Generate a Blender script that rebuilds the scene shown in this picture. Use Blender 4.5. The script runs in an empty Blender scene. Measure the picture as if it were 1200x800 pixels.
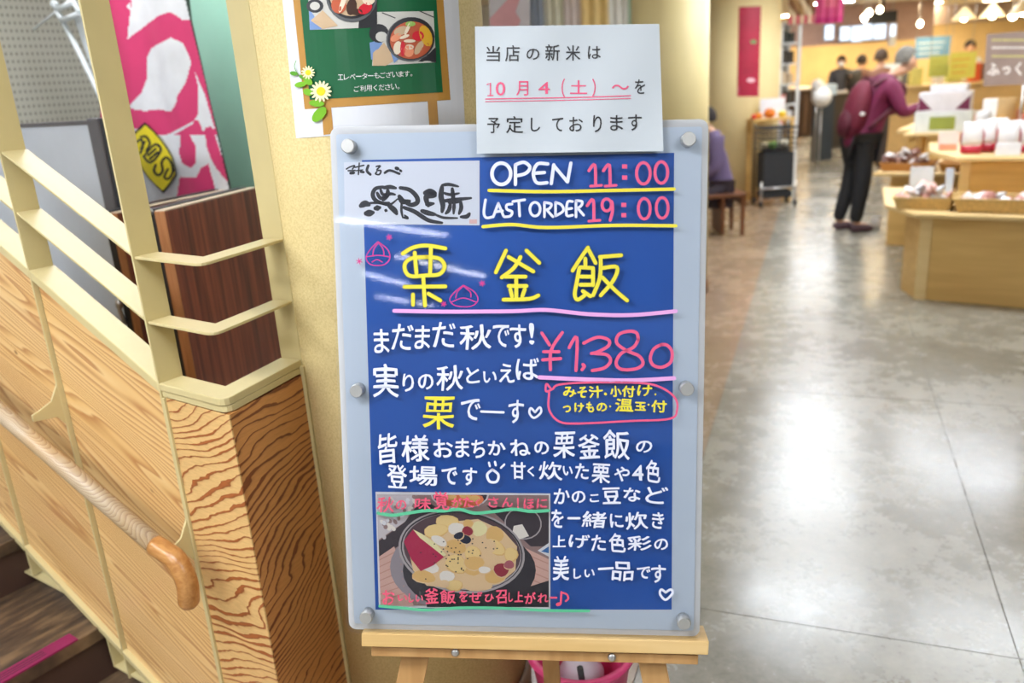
import bpy, math, random
import numpy as np
from mathutils import Vector, Matrix
random.seed(7)
SC = bpy.context.scene
COL = SC.collection
# ------------------------------------------------------------------ camera
FPX, CAMH = 953.0, 1.58
_d = np.array([196.0, 3000.0, FPX]); _d /= np.linalg.norm(_d)
_up = -_d; _z = np.array([0, 0, 1.0])
_y = _z - _z.dot(_d) * _d; _y /= np.linalg.norm(_y)
_x = np.cross(_y, _up)
ROT = np.array([_x, _y, _up])            # camera (right, down, forward) -> world
CAM = np.array([0, 0, CAMH])
cd = bpy.data.cameras.new('camera'); cam = bpy.data.objects.new('camera', cd); COL.objects.link(cam)
cd.sensor_width = 36.0; cd.lens = FPX / 1200 * 36.0
cd.clip_start = 0.05; cd.clip_end = 200
cd.dof.use_dof = True; cd.dof.focus_distance = 1.42; cd.dof.aperture_fstop = 3.0
M4 = Matrix.Identity(4)
for i in range(3):
    M4[i][0] = ROT[i][0]; M4[i][1] = -ROT[i][1]; M4[i][2] = -ROT[i][2]; M4[i][3] = CAM[i]
cam.matrix_world = M4
SC.camera = cam
# ------------------------------------------------------------------ world, exposure
wd = bpy.data.worlds.new('world'); SC.world = wd; wd.use_nodes = True
wd.node_tree.nodes['Background'].inputs[0].default_value = (0.93, 0.97, 1.0, 1)
wd.node_tree.nodes['Background'].inputs[1].default_value = 0.5
SC.view_settings.view_transform = 'Standard'; SC.view_settings.look = 'None'
SC.view_settings.gamma = 1; SC.view_settings.exposure = 0.24
try: SC.view_settings.use_curve_mapping = False
except Exception: pass
SC.cycles.max_bounces = 6; SC.cycles.diffuse_bounces = 3; SC.cycles.glossy_bounces = 3
SC.cycles.transparent_max_bounces = 12; SC.cycles.caustics_reflective = False
SC.cycles.sample_clamp_indirect = 6
CEIL = 2.66
# lamp list, read by the lamp builder below: centre, length direction, length, width, strength
P_NEAR, P_SHOP, P_TUBE = 25.0, 30.0, 30.0

# ------------------------------------------------------------------ geometry of the place
def ray(px, py):
    return ROT @ np.array([(px - 600) / FPX, (py - 400) / FPX, 1.0])
def onfloor(px, py, z=0.0):
    v = ray(px, py); return CAM + v * ((z - CAMH) / v[2])
def PY(px, py, Y):
    v = ray(px, py); return CAM + v * (Y / v[1])
def onplane(px, py, p0, n):
    v = ray(px, py); return CAM + v * (((p0 - CAM) @ n) / (v @ n))
U2 = np.array([0.81232, -0.58321]); W2 = np.array([0.58321, 0.81232])     # the building's two axes
U3 = np.array([U2[0], U2[1], 0]); W3 = np.array([W2[0], W2[1], 0]); Z3 = np.array([0, 0, 1.0])
A3 = np.array([-0.7347, 1.5996, 0.0])                                        # foot of the newel post
def S(s, off, z): return A3 + U3 * s + W3 * off + Z3 * z
def PS(px, py, off): return onplane(px, py, A3 + W3 * off, W3)
def AB(a, b, z): return U3 * a + W3 * b + Z3 * z
def PB(px, py, b): return onplane(px, py, W3 * b, W3)

# ------------------------------------------------------------------ materials
def nodes(m):
    m.use_nodes = True; nt = m.node_tree; return nt, nt.nodes['Principled BSDF']
def lin(c):
    f = lambda v: v / 12.92 if v <= 0.04045 else ((v + 0.055) / 1.055) ** 2.4
    return (f(c[0] / 255), f(c[1] / 255), f(c[2] / 255), 1)
def L(nt, a, b): nt.links.new(a, b)
def nd(nt, t, **kw):
    n = nt.nodes.new(t)
    for k, v in kw.items(): setattr(n, k, v)
    return n
def mth(nt, op, a, b=None, c=None):
    n = nd(nt, 'ShaderNodeMath', operation=op)
    for i, v in enumerate((a, b, c)):
        if v is None: continue
        if isinstance(v, (int, float)): n.inputs[i].default_value = v
        else: L(nt, v, n.inputs[i])
    return n.outputs[0]
def axes(nt, ax):
    """object-space coordinates along three given world directions"""
    tc = nd(nt, 'ShaderNodeTexCoord'); cb = nd(nt, 'ShaderNodeCombineXYZ'); outs = []
    for i, a in enumerate(ax):
        v = nd(nt, 'ShaderNodeVectorMath', operation='DOT_PRODUCT'); L(nt, tc.outputs['Object'], v.inputs[0])
        v.inputs[1].default_value = tuple(a); L(nt, v.outputs['Value'], cb.inputs[i]); outs.append(v.outputs['Value'])
    return cb.outputs[0], outs
def noise(nt, vec, scale, detail=3, rough=0.5, stretch=None, dist=0.0):
    if stretch:
        mp = nd(nt, 'ShaderNodeMapping'); mp.inputs['Scale'].default_value = stretch
        if vec is not None: L(nt, vec, mp.inputs['Vector'])
        vec = mp.outputs[0]
    n = nd(nt, 'ShaderNodeTexNoise'); n.inputs['Scale'].default_value = scale
    n.inputs['Detail'].default_value = detail; n.inputs['Roughness'].default_value = rough
    n.inputs['Distortion'].default_value = dist
    if vec is not None: L(nt, vec, n.inputs['Vector'])
    return n.outputs['Fac']
def ramp(nt, fac, stops, interp='LINEAR'):
    r = nd(nt, 'ShaderNodeValToRGB'); r.color_ramp.interpolation = interp
    e = r.color_ramp.elements
    while len(e) < len(stops): e.new(0.5)
    for x, (p, c) in zip(e, stops): x.position = p; x.color = c if len(c) == 4 else (*c, 1)
    L(nt, fac, r.inputs[0]); return r.outputs[0]
def bump(nt, b, h, strength, dist):
    n = nd(nt, 'ShaderNodeBump'); n.inputs['Strength'].default_value = strength; n.inputs['Distance'].default_value = dist
    L(nt, h, n.inputs['Height']); L(nt, n.outputs[0], b.inputs['Normal'])
_mc = {}
def mat(rgb, rough=0.5, metal=0.0, var=0.06, scale=12.0, bmp=0.0, bscale=200.0, coat=0.0, emit=0.0, name=None, spec=None):
    key = (rgb, rough, metal, var, scale, bmp, bscale, coat, emit)
    if key in _mc: return _mc[key]
    m = bpy.data.materials.new(name or 'paint'); nt, b = nodes(m)
    c = lin(rgb)
    tc = nd(nt, 'ShaderNodeTexCoord')
    f = noise(nt, tc.outputs['Object'], scale, 3)
    lo = tuple(max(0, x * (1 - var)) for x in c[:3]); hi = tuple(min(1, x * (1 + var)) for x in c[:3])
    L(nt, ramp(nt, f, [(0.3, lo), (0.7, hi)]), b.inputs['Base Color'])
    b.inputs['Roughness'].default_value = rough; b.inputs['Metallic'].default_value = metal
    if spec is not None: b.inputs['Specular IOR Level'].default_value = spec
    b.inputs['Coat Weight'].default_value = coat; b.inputs['Coat Roughness'].default_value = 0.08
    if bmp: bump(nt, b, noise(nt, tc.outputs['Object'], bscale, 2), bmp, 0.002)
    if emit:
        b.inputs['Emission Color'].default_value = c; b.inputs['Emission Strength'].default_value = emit
    _mc[key] = m; return m

CREAM = mat((200, 184, 134), 0.38, var=0.03, bmp=0.05, bscale=90, name='cream_enamel')
STEEL = mat((200, 200, 200), 0.32, 0.9, name='steel')
BLACK = mat((28, 28, 30), 0.45, name='black')

def m_pine(slope_deg):
    m = bpy.data.materials.new('pine_ply'); nt, b = nodes(m)
    t = math.radians(slope_deg); ct, st = math.cos(t), math.sin(t)
    al = U3 * ct - Z3 * st; ac = U3 * st + Z3 * ct
    vec, (x, y, z) = axes(nt, [al, W3, ac])
    warp = noise(nt, vec, 1.0, 2, 0.45, (0.55, 1, 6.0))
    warp2 = noise(nt, vec, 1.0, 2, 0.5, (1.6, 1, 24.0))
    v = mth(nt, 'ADD', mth(nt, 'MULTIPLY', y if False else z, 62.0), mth(nt, 'ADD', mth(nt, 'MULTIPLY', warp, 26.0), mth(nt, 'MULTIPLY', warp2, 1.6)))
    f = mth(nt, 'FRACT', v)
    c1 = ramp(nt, f, [(0.0, lin((228, 192, 132))), (0.45, lin((220, 176, 112))), (0.86, lin((166, 102, 46))), (1.0, lin((228, 192, 132)))])
    big = noise(nt, vec, 1.0, 2, 0.5, (0.8, 1, 4.5))
    c2 = ramp(nt, big, [(0.35, lin((238, 208, 156))), (0.55, lin((226, 188, 128))), (0.75, lin((206, 158, 96)))])
    mx = nd(nt, 'ShaderNodeMix', data_type='RGBA'); mx.inputs[0].default_value = 0.22
    L(nt, c1, mx.inputs[6]); L(nt, c2, mx.inputs[7])
    vo = nd(nt, 'ShaderNodeTexVoronoi'); vo.inputs['Scale'].default_value = 5.5; vo.inputs['Randomness'].default_value = 1.0
    mp = nd(nt, 'ShaderNodeMapping'); mp.inputs['Scale'].default_value = (1.0, 0.0, 1.7); L(nt, vec, mp.inputs[0]); L(nt, mp.outputs[0], vo.inputs['Vector'])
    k = ramp(nt, vo.outputs['Distance'], [(0.0, (1, 1, 1)), (0.035, (0.8, 0.8, 0.8)), (0.065, (0, 0, 0))])
    mk = nd(nt, 'ShaderNodeMix', data_type='RGBA'); L(nt, k, mk.inputs[0]); L(nt, mx.outputs[2], mk.inputs[6]); mk.inputs[7].default_value = lin((118, 66, 24))
    L(nt, mk.outputs[2], b.inputs['Base Color']); b.inputs['Roughness'].default_value = 0.36
    b.inputs['Coat Weight'].default_value = 0.25; b.inputs['Coat Roughness'].default_value = 0.25
    bump(nt, b, f, 0.08, 0.001)
    return m
def m_larch(base, dark, ax, tilt, seed):
    """rotary-cut plywood with bold dark rings"""
    m = bpy.data.materials.new('larch_ply'); nt, b = nodes(m)
    vec, (x, y, z) = axes(nt, [ax, np.cross(ax, Z3), Z3])
    mp = nd(nt, 'ShaderNodeMapping'); mp.inputs['Location'].default_value = (seed, seed * 0.7, seed * 1.3); L(nt, vec, mp.inputs[0]); vs = mp.outputs[0]
    w1 = noise(nt, vs, 1.0, 2, 0.4, (2.2, 1, 5.0)); w2 = noise(nt, vs, 1.0, 2, 0.5, (9, 1, 24.0)); w3 = noise(nt, vs, 1.0, 2, 0.6, (40, 1, 150.0))
    v = mth(nt, 'ADD', mth(nt, 'MULTIPLY', z, 46.0), mth(nt, 'MULTIPLY', x, tilt))
    v = mth(nt, 'ADD', v, mth(nt, 'ADD', mth(nt, 'MULTIPLY', w1, 10.0), mth(nt, 'ADD', mth(nt, 'MULTIPLY', w2, 1.5), mth(nt, 'MULTIPLY', w3, 0.2))))
    f = mth(nt, 'FRACT', v)
    cl = noise(nt, vs, 1.0, 1, 0.4, (5.0, 1, 13.0)); f = mth(nt, 'MINIMUM', mth(nt, 'ADD', f, mth(nt, 'MULTIPLY', mth(nt, 'MAXIMUM', mth(nt, 'SUBTRACT', cl, 0.5), -0.12), 0.8)), 0.93)
    mid = tuple(base[i] * 0.82 + dark[i] * 0.18 for i in range(3))
    c1 = ramp(nt, f, [(0.0, lin(base)), (0.55, lin(base)), (0.74, lin(mid)), (0.80, lin(dark)), (0.93, lin(tuple(min(255, q * 1.15) for q in dark))), (0.97, lin(tuple(min(255, q * 1.3) for q in dark)))])
    fine = noise(nt, vs, 1.0, 3, 0.7, (30, 1, 300.0))
    mx = nd(nt, 'ShaderNodeMix', data_type='RGBA', blend_type='MULTIPLY'); mx.inputs[0].default_value = 0.5
    L(nt, c1, mx.inputs[6]); L(nt, ramp(nt, fine, [(0.3, (0.7, 0.66, 0.6)), (0.6, (1, 1, 1))]), mx.inputs[7])
    L(nt, mx.outputs[2], b.inputs['Base Color']); b.inputs['Roughness'].default_value = 0.38
    b.inputs['Coat Weight'].default_value = 0.3; b.inputs['Coat Roughness'].default_value = 0.2
    return m
def m_veneer():
    m = bpy.data.materials.new('rosewood_veneer'); nt, b = nodes(m)
    vec, _ = axes(nt, [W3, U3, Z3])
    n = noise(nt, vec, 1.0, 4, 0.6, (75, 75, 2.2)); n2 = noise(nt, vec, 1.0, 3, 0.5, (14, 14, 0.8))
    s = mth(nt, 'ADD', mth(nt, 'MULTIPLY', n, 0.6), mth(nt, 'MULTIPLY', n2, 0.4))
    L(nt, ramp(nt, s, [(0.36, lin((66, 24, 16))), (0.48, lin((112, 50, 34))), (0.62, lin((150, 76, 50)))]), b.inputs['Base Color'])
    b.inputs['Roughness'].default_value = 0.42; return m
def m_stucco():
    m = bpy.data.materials.new('cream_stucco'); nt, b = nodes(m)
    tc = nd(nt, 'ShaderNodeTexCoord'); n = noise(nt, tc.outputs['Object'], 230, 3, 0.55)
    L(nt, ramp(nt, n, [(0.3, lin((206, 184, 126))), (0.6, lin((224, 204, 148)))]), b.inputs['Base Color'])
    b.inputs['Roughness'].default_value = 0.75; bump(nt, b, n, 0.35, 0.003); return m
def m_floor(c0, c1, c2):
    m = bpy.data.materials.new('polished_floor'); nt, b = nodes(m)
    tc = nd(nt, 'ShaderNodeTexCoord'); o = tc.outputs['Object']
    a = noise(nt, o, 1.3, 5, 0.6); f = noise(nt, o, 9, 4, 0.65); g = noise(nt, o, 60, 3, 0.6)
    s = mth(nt, 'ADD', mth(nt, 'MULTIPLY', a, 0.5), mth(nt, 'ADD', mth(nt, 'MULTIPLY', f, 0.35), mth(nt, 'MULTIPLY', g, 0.15)))
    L(nt, ramp(nt, s, [(0.34, lin(c0)), (0.5, lin(c1)), (0.66, lin(c2))]), b.inputs['Base Color'])
    L(nt, ramp(nt, s, [(0.4, (0.2,) * 3), (0.6, (0.33,) * 3)]), b.inputs['Roughness'])
    b.inputs['Specular IOR Level'].default_value = 0.75
    b.inputs['Coat Weight'].default_value = 0.25; b.inputs['Coat Roughness'].default_value = 0.2
    bump(nt, b, mth(nt, 'ADD', noise(nt, o, 3.5, 3, 0.6), mth(nt, 'MULTIPLY', g, 0.1)), 0.10, 0.02); return m
def m_tread():
    m = bpy.data.materials.new('stair_vinyl'); nt, b = nodes(m)
    vec, _ = axes(nt, [W3, U3, Z3])
    n = noise(nt, vec, 1.0, 4, 0.65, (5, 26, 5))
    L(nt, ramp(nt, n, [(0.35, lin((48, 38, 32))), (0.5, lin((84, 66, 50))), (0.65, lin((120, 96, 70)))]), b.inputs['Base Color'])
    b.inputs['Roughness'].default_value = 0.4; return m
def m_peg():
    m = bpy.data.materials.new('perforated_board'); nt, b = nodes(m)
    vec, (x, y, z) = axes(nt, [W3, U3, Z3])
    fx = mth(nt, 'SUBTRACT', mth(nt, 'FRACT', mth(nt, 'MULTIPLY', x, 42.0)), 0.5); fz = mth(nt, 'SUBTRACT', mth(nt, 'FRACT', mth(nt, 'MULTIPLY', z, 30.0)), 0.5)
    d = mth(nt, 'ADD', mth(nt, 'MULTIPLY', fx, fx), mth(nt, 'MULTIPLY', fz, fz))
    L(nt, ramp(nt, d, [(0.02, lin((136, 130, 118))), (0.07, lin((198, 195, 182)))]), b.inputs['Base Color'])
    b.inputs['Roughness'].default_value = 0.8; return m
def m_wood(c0, c1, rough=0.4, ax=None, sc=(3, 60, 60)):
    m = bpy.data.materials.new('wood'); nt, b = nodes(m)
    ax = ax if ax is not None else [U3, W3, Z3]
    vec, _ = axes(nt, ax); n = noise(nt, vec, 1.0, 3, 0.55, sc, 0.4)
    L(nt, ramp(nt, n, [(0.35, lin(c0)), (0.65, lin(c1))]), b.inputs['Base Color']); b.inputs['Roughness'].default_value = rough
    return m
def m_clear():
    m = bpy.data.materials.new('clear_acrylic'); m.use_nodes = True; nt = m.node_tree; nt.nodes.remove(nt.nodes['Principled BSDF'])
    t = nd(nt, 'ShaderNodeBsdfTransparent'); t.inputs[0].default_value = (0.985, 0.99, 1.0, 1)
    g = nd(nt, 'ShaderNodeBsdfGlossy'); g.inputs['Roughness'].default_value = 0.035
    fr = nd(nt, 'ShaderNodeFresnel'); fr.inputs[0].default_value = 1.46
    mx = nd(nt, 'ShaderNodeMixShader'); L(nt, mth(nt, 'MULTIPLY', fr.outputs[0], 0.5), mx.inputs[0]); L(nt, t.outputs[0], mx.inputs[1]); L(nt, g.outputs[0], mx.inputs[2])
    L(nt, mx.outputs[0], nt.nodes['Material Output'].inputs[0]); return m
def lamp_mat(rgb, s):
    m = bpy.data.materials.new('lit_diffuser'); m.use_nodes = True; nt = m.node_tree; nt.nodes.remove(nt.nodes['Principled BSDF'])
    e = nd(nt, 'ShaderNodeEmission'); e.inputs[0].default_value = lin(rgb); e.inputs[1].default_value = s
    L(nt, e.outputs[0], nt.nodes['Material Output'].inputs[0]); return m
CLEAR = m_clear()

# ------------------------------------------------------------------ mesh collecting
class MB:
    def __init__(s): s.v = []; s.f = []; s.m = []; s.sm = []
    def add(s, vs, fs, mi=0, smooth=False):
        o = len(s.v); s.v += [tuple(map(float, p)) for p in vs]
        for f in fs: s.f.append(tuple(i + o for i in f)); s.m.append(mi); s.sm.append(smooth)
        return s
    def hexa(s, p, mi=0):            # 8 corners: bottom 4 (ccw), top 4
        return s.add(p, [(3, 2, 1, 0), (4, 5, 6, 7), (0, 1, 5, 4), (1, 2, 6, 5), (2, 3, 7, 6), (3, 0, 4, 7)], mi)
    def box(s, o, a, b, c, mi=0):    # corner + three edge vectors
        o, a, b, c = map(np.asarray, (o, a, b, c))
        return s.hexa([o, o + a, o + a + b, o + b, o + c, o + a + c, o + a + b + c, o + b + c], mi)
    def ab(s, a0, a1, b0, b1, z0, z1, mi=0):
        return s.box(AB(a0, b0, z0), U3 * (a1 - a0), W3 * (b1 - b0), Z3 * (z1 - z0), mi)
    def st(s, s0, s1, o0, o1, z0, z1, mi=0):
        return s.box(S(s0, o0, z0), U3 * (s1 - s0), W3 * (o1 - o0), Z3 * (z1 - z0), mi)
    def slab(s, pts, ext, mi=0):     # planar polygon extruded along ext
        n = len(pts); pts = [np.asarray(p, float) for p in pts]; ext = np.asarray(ext, float)
        s.add(pts + [p + ext for p in pts], [tuple(range(n))[::-1], tuple(range(n, 2 * n))] + [(i, (i + 1) % n, n + (i + 1) % n, n + i) for i in range(n)], mi)
        return s
    def tube(s, path, r, n=12, mi=0, caps=True):
        path = [np.asarray(p, float) for p in path]; k = len(path)
        rr = r if isinstance(r, (list, tuple)) else [r] * k
        t0 = path[1] - path[0]; ref = np.array([0, 0, 1.0]) if abs(t0[2]) < 0.9 * np.linalg.norm(t0) else np.array([1.0, 0, 0])
        vs = []
        for i, p in enumerate(path):
            t = path[min(i + 1, k - 1)] - path[max(i - 1, 0)]; t = t / (np.linalg.norm(t) + 1e-12)
            x = np.cross(t, ref) if i == 0 else x - t * (x @ t)
            x /= np.linalg.norm(x) + 1e-12; y = np.cross(t, x)
            for j in range(n):
                q = 2 * math.pi * j / n; vs.append(p + rr[i] * (x * math.cos(q) + y * math.sin(q)))
        fs = [(i * n + j, i * n + (j + 1) % n, (i + 1) * n + (j + 1) % n, (i + 1) * n + j) for i in range(k - 1) for j in range(n)]
        s.add(vs, fs, mi, True)
        if caps:
            o = len(s.v) - k * n
            s.f += [tuple(o + j for j in range(n))[::-1], tuple(o + (k - 1) * n + j for j in range(n))]; s.m += [mi, mi]; s.sm += [False, False]
        return s
    def lathe(s, c, axis, prof, n=24, mi=0, smooth=True):    # profile of (radius, height along the axis)
        axis = np.asarray(axis, float); axis = axis / np.linalg.norm(axis); c = np.asarray(c, float)
        ref = np.array([0, 0, 1.0]) if abs(axis[2]) < 0.9 else np.array([1.0, 0, 0])
        x = np.cross(axis, ref); x /= np.linalg.norm(x); y = np.cross(axis, x)
        vs = [c + axis * h + r * (x * math.cos(2 * math.pi * j / n) + y * math.sin(2 * math.pi * j / n)) for r, h in prof for j in range(n)]
        k = len(prof)
        fs = [(i * n + j, i * n + (j + 1) % n, (i + 1) * n + (j + 1) % n, (i + 1) * n + j) for i in range(k - 1) for j in range(n)]
        return s.add(vs, fs, mi, smooth)
    def blob(s, c, r, mi=0, n=10, ax=None, wob=0.0):
        ax = ax or (np.array([1., 0, 0]), np.array([0, 1., 0]), np.array([0, 0, 1.])); vs = []; m2 = n // 2 + 1
        for i in range(m2 + 1):
            th = math.pi * i / m2
            for j in range(n):
                ph = 2 * math.pi * j / n; k = 1 + wob * math.sin(3 * ph + 5 * th + c[0] * 40)
                vs.append(np.asarray(c) + k * (ax[0] * r[0] * math.sin(th) * math.cos(ph) + ax[1] * r[1] * math.sin(th) * math.sin(ph) + ax[2] * r[2] * math.cos(th)))
        fs = [(i * n + j, (i + 1) * n + j, (i + 1) * n + (j + 1) % n, i * n + (j + 1) % n) for i in range(m2) for j in range(n)]
        return s.add(vs, fs, mi, True)
    def build(s, name, mats, parent=None, bev=0.0, kind=None, label=None, weld=False):
        if not isinstance(mats, (list, tuple)): mats = [mats]
        me = bpy.data.meshes.new(name)
        base = np.array(parent['base']) if parent is not None and 'base' in parent.keys() else (np.array(s.v).min(0) + np.array(s.v).max(0)) / 2 * np.array([1, 1, 0]) + np.array([0, 0, min(p[2] for p in s.v)])
        if kind == 'structure' or (parent is not None and 'base' not in parent.keys()): base = np.zeros(3)
        me.from_pydata([tuple(np.array(p) - base) for p in s.v], [], s.f)
        for m in mats: me.materials.append(m)
        me.polygons.foreach_set('material_index', s.m); me.polygons.foreach_set('use_smooth', s.sm); me.update()
        o = bpy.data.objects.new(name, me); COL.objects.link(o)
        if parent is not None: o.parent = parent
        else: o.location = tuple(base)
        if bev:
            b = o.modifiers.new('bevel', 'BEVEL'); b.width = bev; b.segments = 2; b.limit_method = 'ANGLE'; b.angle_limit = math.radians(40)
        if kind: o['kind'] = kind
        if label: o['label'] = label
        return o
def thing(name, label, cat, at, group=None):
    o = bpy.data.objects.new(name, None); COL.objects.link(o); o.empty_display_size = 0.1
    o.location = tuple(float(q) for q in at); o['base'] = [float(q) for q in at]
    o['label'] = label; o['category'] = cat
    if group: o['group'] = group
    return o
def tag(o, label, cat, group=None):
    o['label'] = label; o['category'] = cat
    if group: o['group'] = group
    return o
def sub(parent_obj, mb, name, mats, label=None, bev=0):
    """a sub-part: parented to a part, whose mesh shares the thing's base"""
    base = parent_obj.parent['base']
    me_parent = parent_obj
    fake = {'base': base}
    o = mb.build(name, mats, parent_obj.parent, bev=bev, label=label); o.parent = me_parent
    return o

# ------------------------------------------------------------------ flat print and brush lettering
_g = {}
def glyph(ch, bold):
    k = (ch, bold)
    if k in _g: return _g[k]
    c = bpy.data.curves.new('g', 'FONT'); c.body = ch; c.resolution_u = 3; c.offset = bold; c.fill_mode = 'FRONT'
    o = bpy.data.objects.new('g', c); COL.objects.link(o)
    me = bpy.data.meshes.new_from_object(o.evaluated_get(bpy.context.evaluated_depsgraph_get()))
    v = np.array([(p.co.x, p.co.y) for p in me.vertices]) if len(me.vertices) else np.zeros((0, 2))
    f = [tuple(p.vertices) for p in me.polygons]
    bpy.data.objects.remove(o); bpy.data.curves.remove(c); bpy.data.meshes.remove(me)
    if len(v):
        lo, hi = v.min(0), v.max(0); v = (v - lo) / np.maximum(hi - lo, 1e-6); v[:, 1] = 1 - v[:, 1]
    _g[k] = (v, f); return _g[k]
def smoothpath(pts, n=5, closed=False):
    p = [np.array(q, float) for q in pts]
    if len(p) < 3 and not closed: 
        return [p[0] + (p[1] - p[0]) * t for t in (0, 0.5, 1)]
    out = []; k = len(p)
    rng = range(k) if closed else range(k - 1)
    for i in rng:
        g = lambda j: p[j % k] if closed else p[max(0, min(k - 1, j))]
        p0, p1, p2, p3 = g(i - 1), g(i), g(i + 1), g(i + 2)
        for t in np.linspace(0, 1, n, endpoint=False):
            out.append(0.5 * ((2 * p1) + (-p0 + p2) * t + (2 * p0 - 5 * p1 + 4 * p2 - p3) * t * t + (-p0 + 3 * p1 - 3 * p2 + p3) * t ** 3))
    out.append(p[0] if closed else p[-1]); return out
class Print(MB):
    def __init__(s, surf): super().__init__(); s.surf = surf
    def put(s, pts, fs, mi, h): s.add([s.surf(x, y, h) for x, y in pts], fs, mi)
    def quad(s, q, mi=0, h=0.0, nx=1, ny=1):
        q = [np.array(p, float) for p in q]; pts = []
        for j in range(ny + 1):
            for i in range(nx + 1):
                a, b = i / nx, j / ny; pts.append((q[0] * (1 - a) + q[1] * a) * (1 - b) + (q[3] * (1 - a) + q[2] * a) * b)
        s.put(pts, [(j * (nx + 1) + i, (j + 1) * (nx + 1) + i, (j + 1) * (nx + 1) + i + 1, j * (nx + 1) + i + 1) for j in range(ny) for i in range(nx)], mi, h)
    def fan(s, ring, mi=0, h=0.0, rings=1):
        ring = [np.array(p, float) for p in ring]; c = sum(ring) / len(ring); n = len(ring); pts = [c]
        for r in range(1, rings + 1): pts += [c + (p - c) * r / rings for p in ring]
        fs = [(0, 1 + (j + 1) % n, 1 + j) for j in range(n)]
        for r in range(1, rings):
            o = 1 + (r - 1) * n; fs += [(o + j, o + (j + 1) % n, o + n + (j + 1) % n, o + n + j) for j in range(n)]
        s.put(pts, fs, mi, h)
    def ell(s, cx, cy, rx, ry, mi=0, h=0.0, rot=0, n=18, rings=1, wob=0.0):
        c, q = math.cos(math.radians(rot)), math.sin(math.radians(rot)); R = []
        for j in range(n):
            t = -2 * math.pi * j / n; k = 1 + wob * math.sin(3 * t + cx) ; x, y = rx * math.cos(t) * k, ry * math.sin(t) * k; R.append((cx + x * c - y * q, cy + x * q + y * c))
        s.fan(R, mi, h, rings)
    def stroke(s, pts, w, mi=0, h=0.0, closed=False, taper=False, smooth=True):
        p = smoothpath(pts, 5, closed) if smooth else [np.array(q, float) for q in pts]; n = len(p); ws = []
        for i in range(n):
            k = 1.0
            if taper: k = 0.55 + 0.6 * math.sin(math.pi * (0.15 + 0.8 * i / (n - 1)))
            ws.append(w / 2 * k)
        V = []
        for i in range(n):
            if closed and i in (0, n - 1): d = p[1] - p[-2]
            else: d = p[min(i + 1, n - 1)] - p[max(i - 1, 0)]
            d = d / (np.linalg.norm(d) + 1e-9); q = np.array([-d[1], d[0]]); V += [p[i] + q * ws[i], p[i] - q * ws[i]]
        s.put(V, [(2 * i, 2 * i + 1, 2 * i + 3, 2 * i + 2) for i in range(n - 1)], mi, h)
        if not closed:
            for e, r in ((0, ws[0]), (-1, ws[-1])): s.ell(p[e][0], p[e][1], r, r, mi, h + 0.00002, n=8)
    def oval(s, cx, cy, rx, ry, w, mi=0, h=0.0, rot=0):
        c, q = math.cos(math.radians(rot)), math.sin(math.radians(rot))
        s.stroke([(cx + rx * math.cos(t) * c - ry * math.sin(t) * q, cy + rx * math.cos(t) * q + ry * math.sin(t) * c) for t in np.linspace(0, 2 * math.pi, 14, endpoint=False)], w, mi, h, closed=True)
    def ch(s, ch, box, mi=0, h=0.0, bold=0.02, wob=0.0, rot=0.0, slant=0.0):
        if bold > 0:                 # a broad marker: the same glyph pressed a little to every side
            d = bold * 17
            for i, (a, b) in enumerate(((-d, 0), (d, 0), (0, -d), (0, d), (-d * .7, d * .7), (d * .7, -d * .7))):
                s.ch(ch, (box[0] + a + d * .6, box[1] + b + d * .6, box[2] + a - d * .6, box[3] + b - d * .6), mi, h + i * 1.5e-6, 0, wob, rot, slant)
            return
        v, f = glyph(ch, 0)
        if not len(v): return
        x0, y0, x1, y1 = box; cx, cy = (x0 + x1) / 2, (y0 + y1) / 2; c, q = math.cos(math.radians(rot)), math.sin(math.radians(rot)); ph = x0 * 0.7
        pts = []
        for a, b in v:
            a2 = a + wob * math.sin(b * 4 + ph) + slant * (b - 0.5); b2 = b + wob * math.sin(a * 4.5 + ph * 1.3)
            x, y = x0 + (x1 - x0) * a2 - cx, y0 + (y1 - y0) * b2 - cy; pts.append((cx + x * c - y * q, cy + x * q + y * c))
        s.put(pts, f, mi, h)
def raster(surf, x0, y0, x1, y1, nx, ny, cls, nmat):
    m = MB(); V = [surf(x0 + (x1 - x0) * i / nx, y0 + (y1 - y0) * j / ny) for j in range(ny + 1) for i in range(nx + 1)]
    F = []; MI = []
    for j in range(ny):
        for i in range(nx):
            k = cls(x0 + (x1 - x0) * (i + .5) / nx, y0 + (y1 - y0) * (j + .5) / ny)
            if k < 0: continue
            F.append((j * (nx + 1) + i, (j + 1) * (nx + 1) + i, (j + 1) * (nx + 1) + i + 1, j * (nx + 1) + i + 1)); MI.append(k)
    m.v = [tuple(map(float, p)) for p in V]; m.f = F; m.m = MI; m.sm = [True] * len(F); return m
def inpoly(x, y, P):
    c = False; j = len(P) - 1
    for i in range(len(P)):
        if (P[i][1] > y) != (P[j][1] > y) and x < (P[j][0] - P[i][0]) * (y - P[i][1]) / (P[j][1] - P[i][1]) + P[i][0]: c = not c
        j = i
    return c
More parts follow.
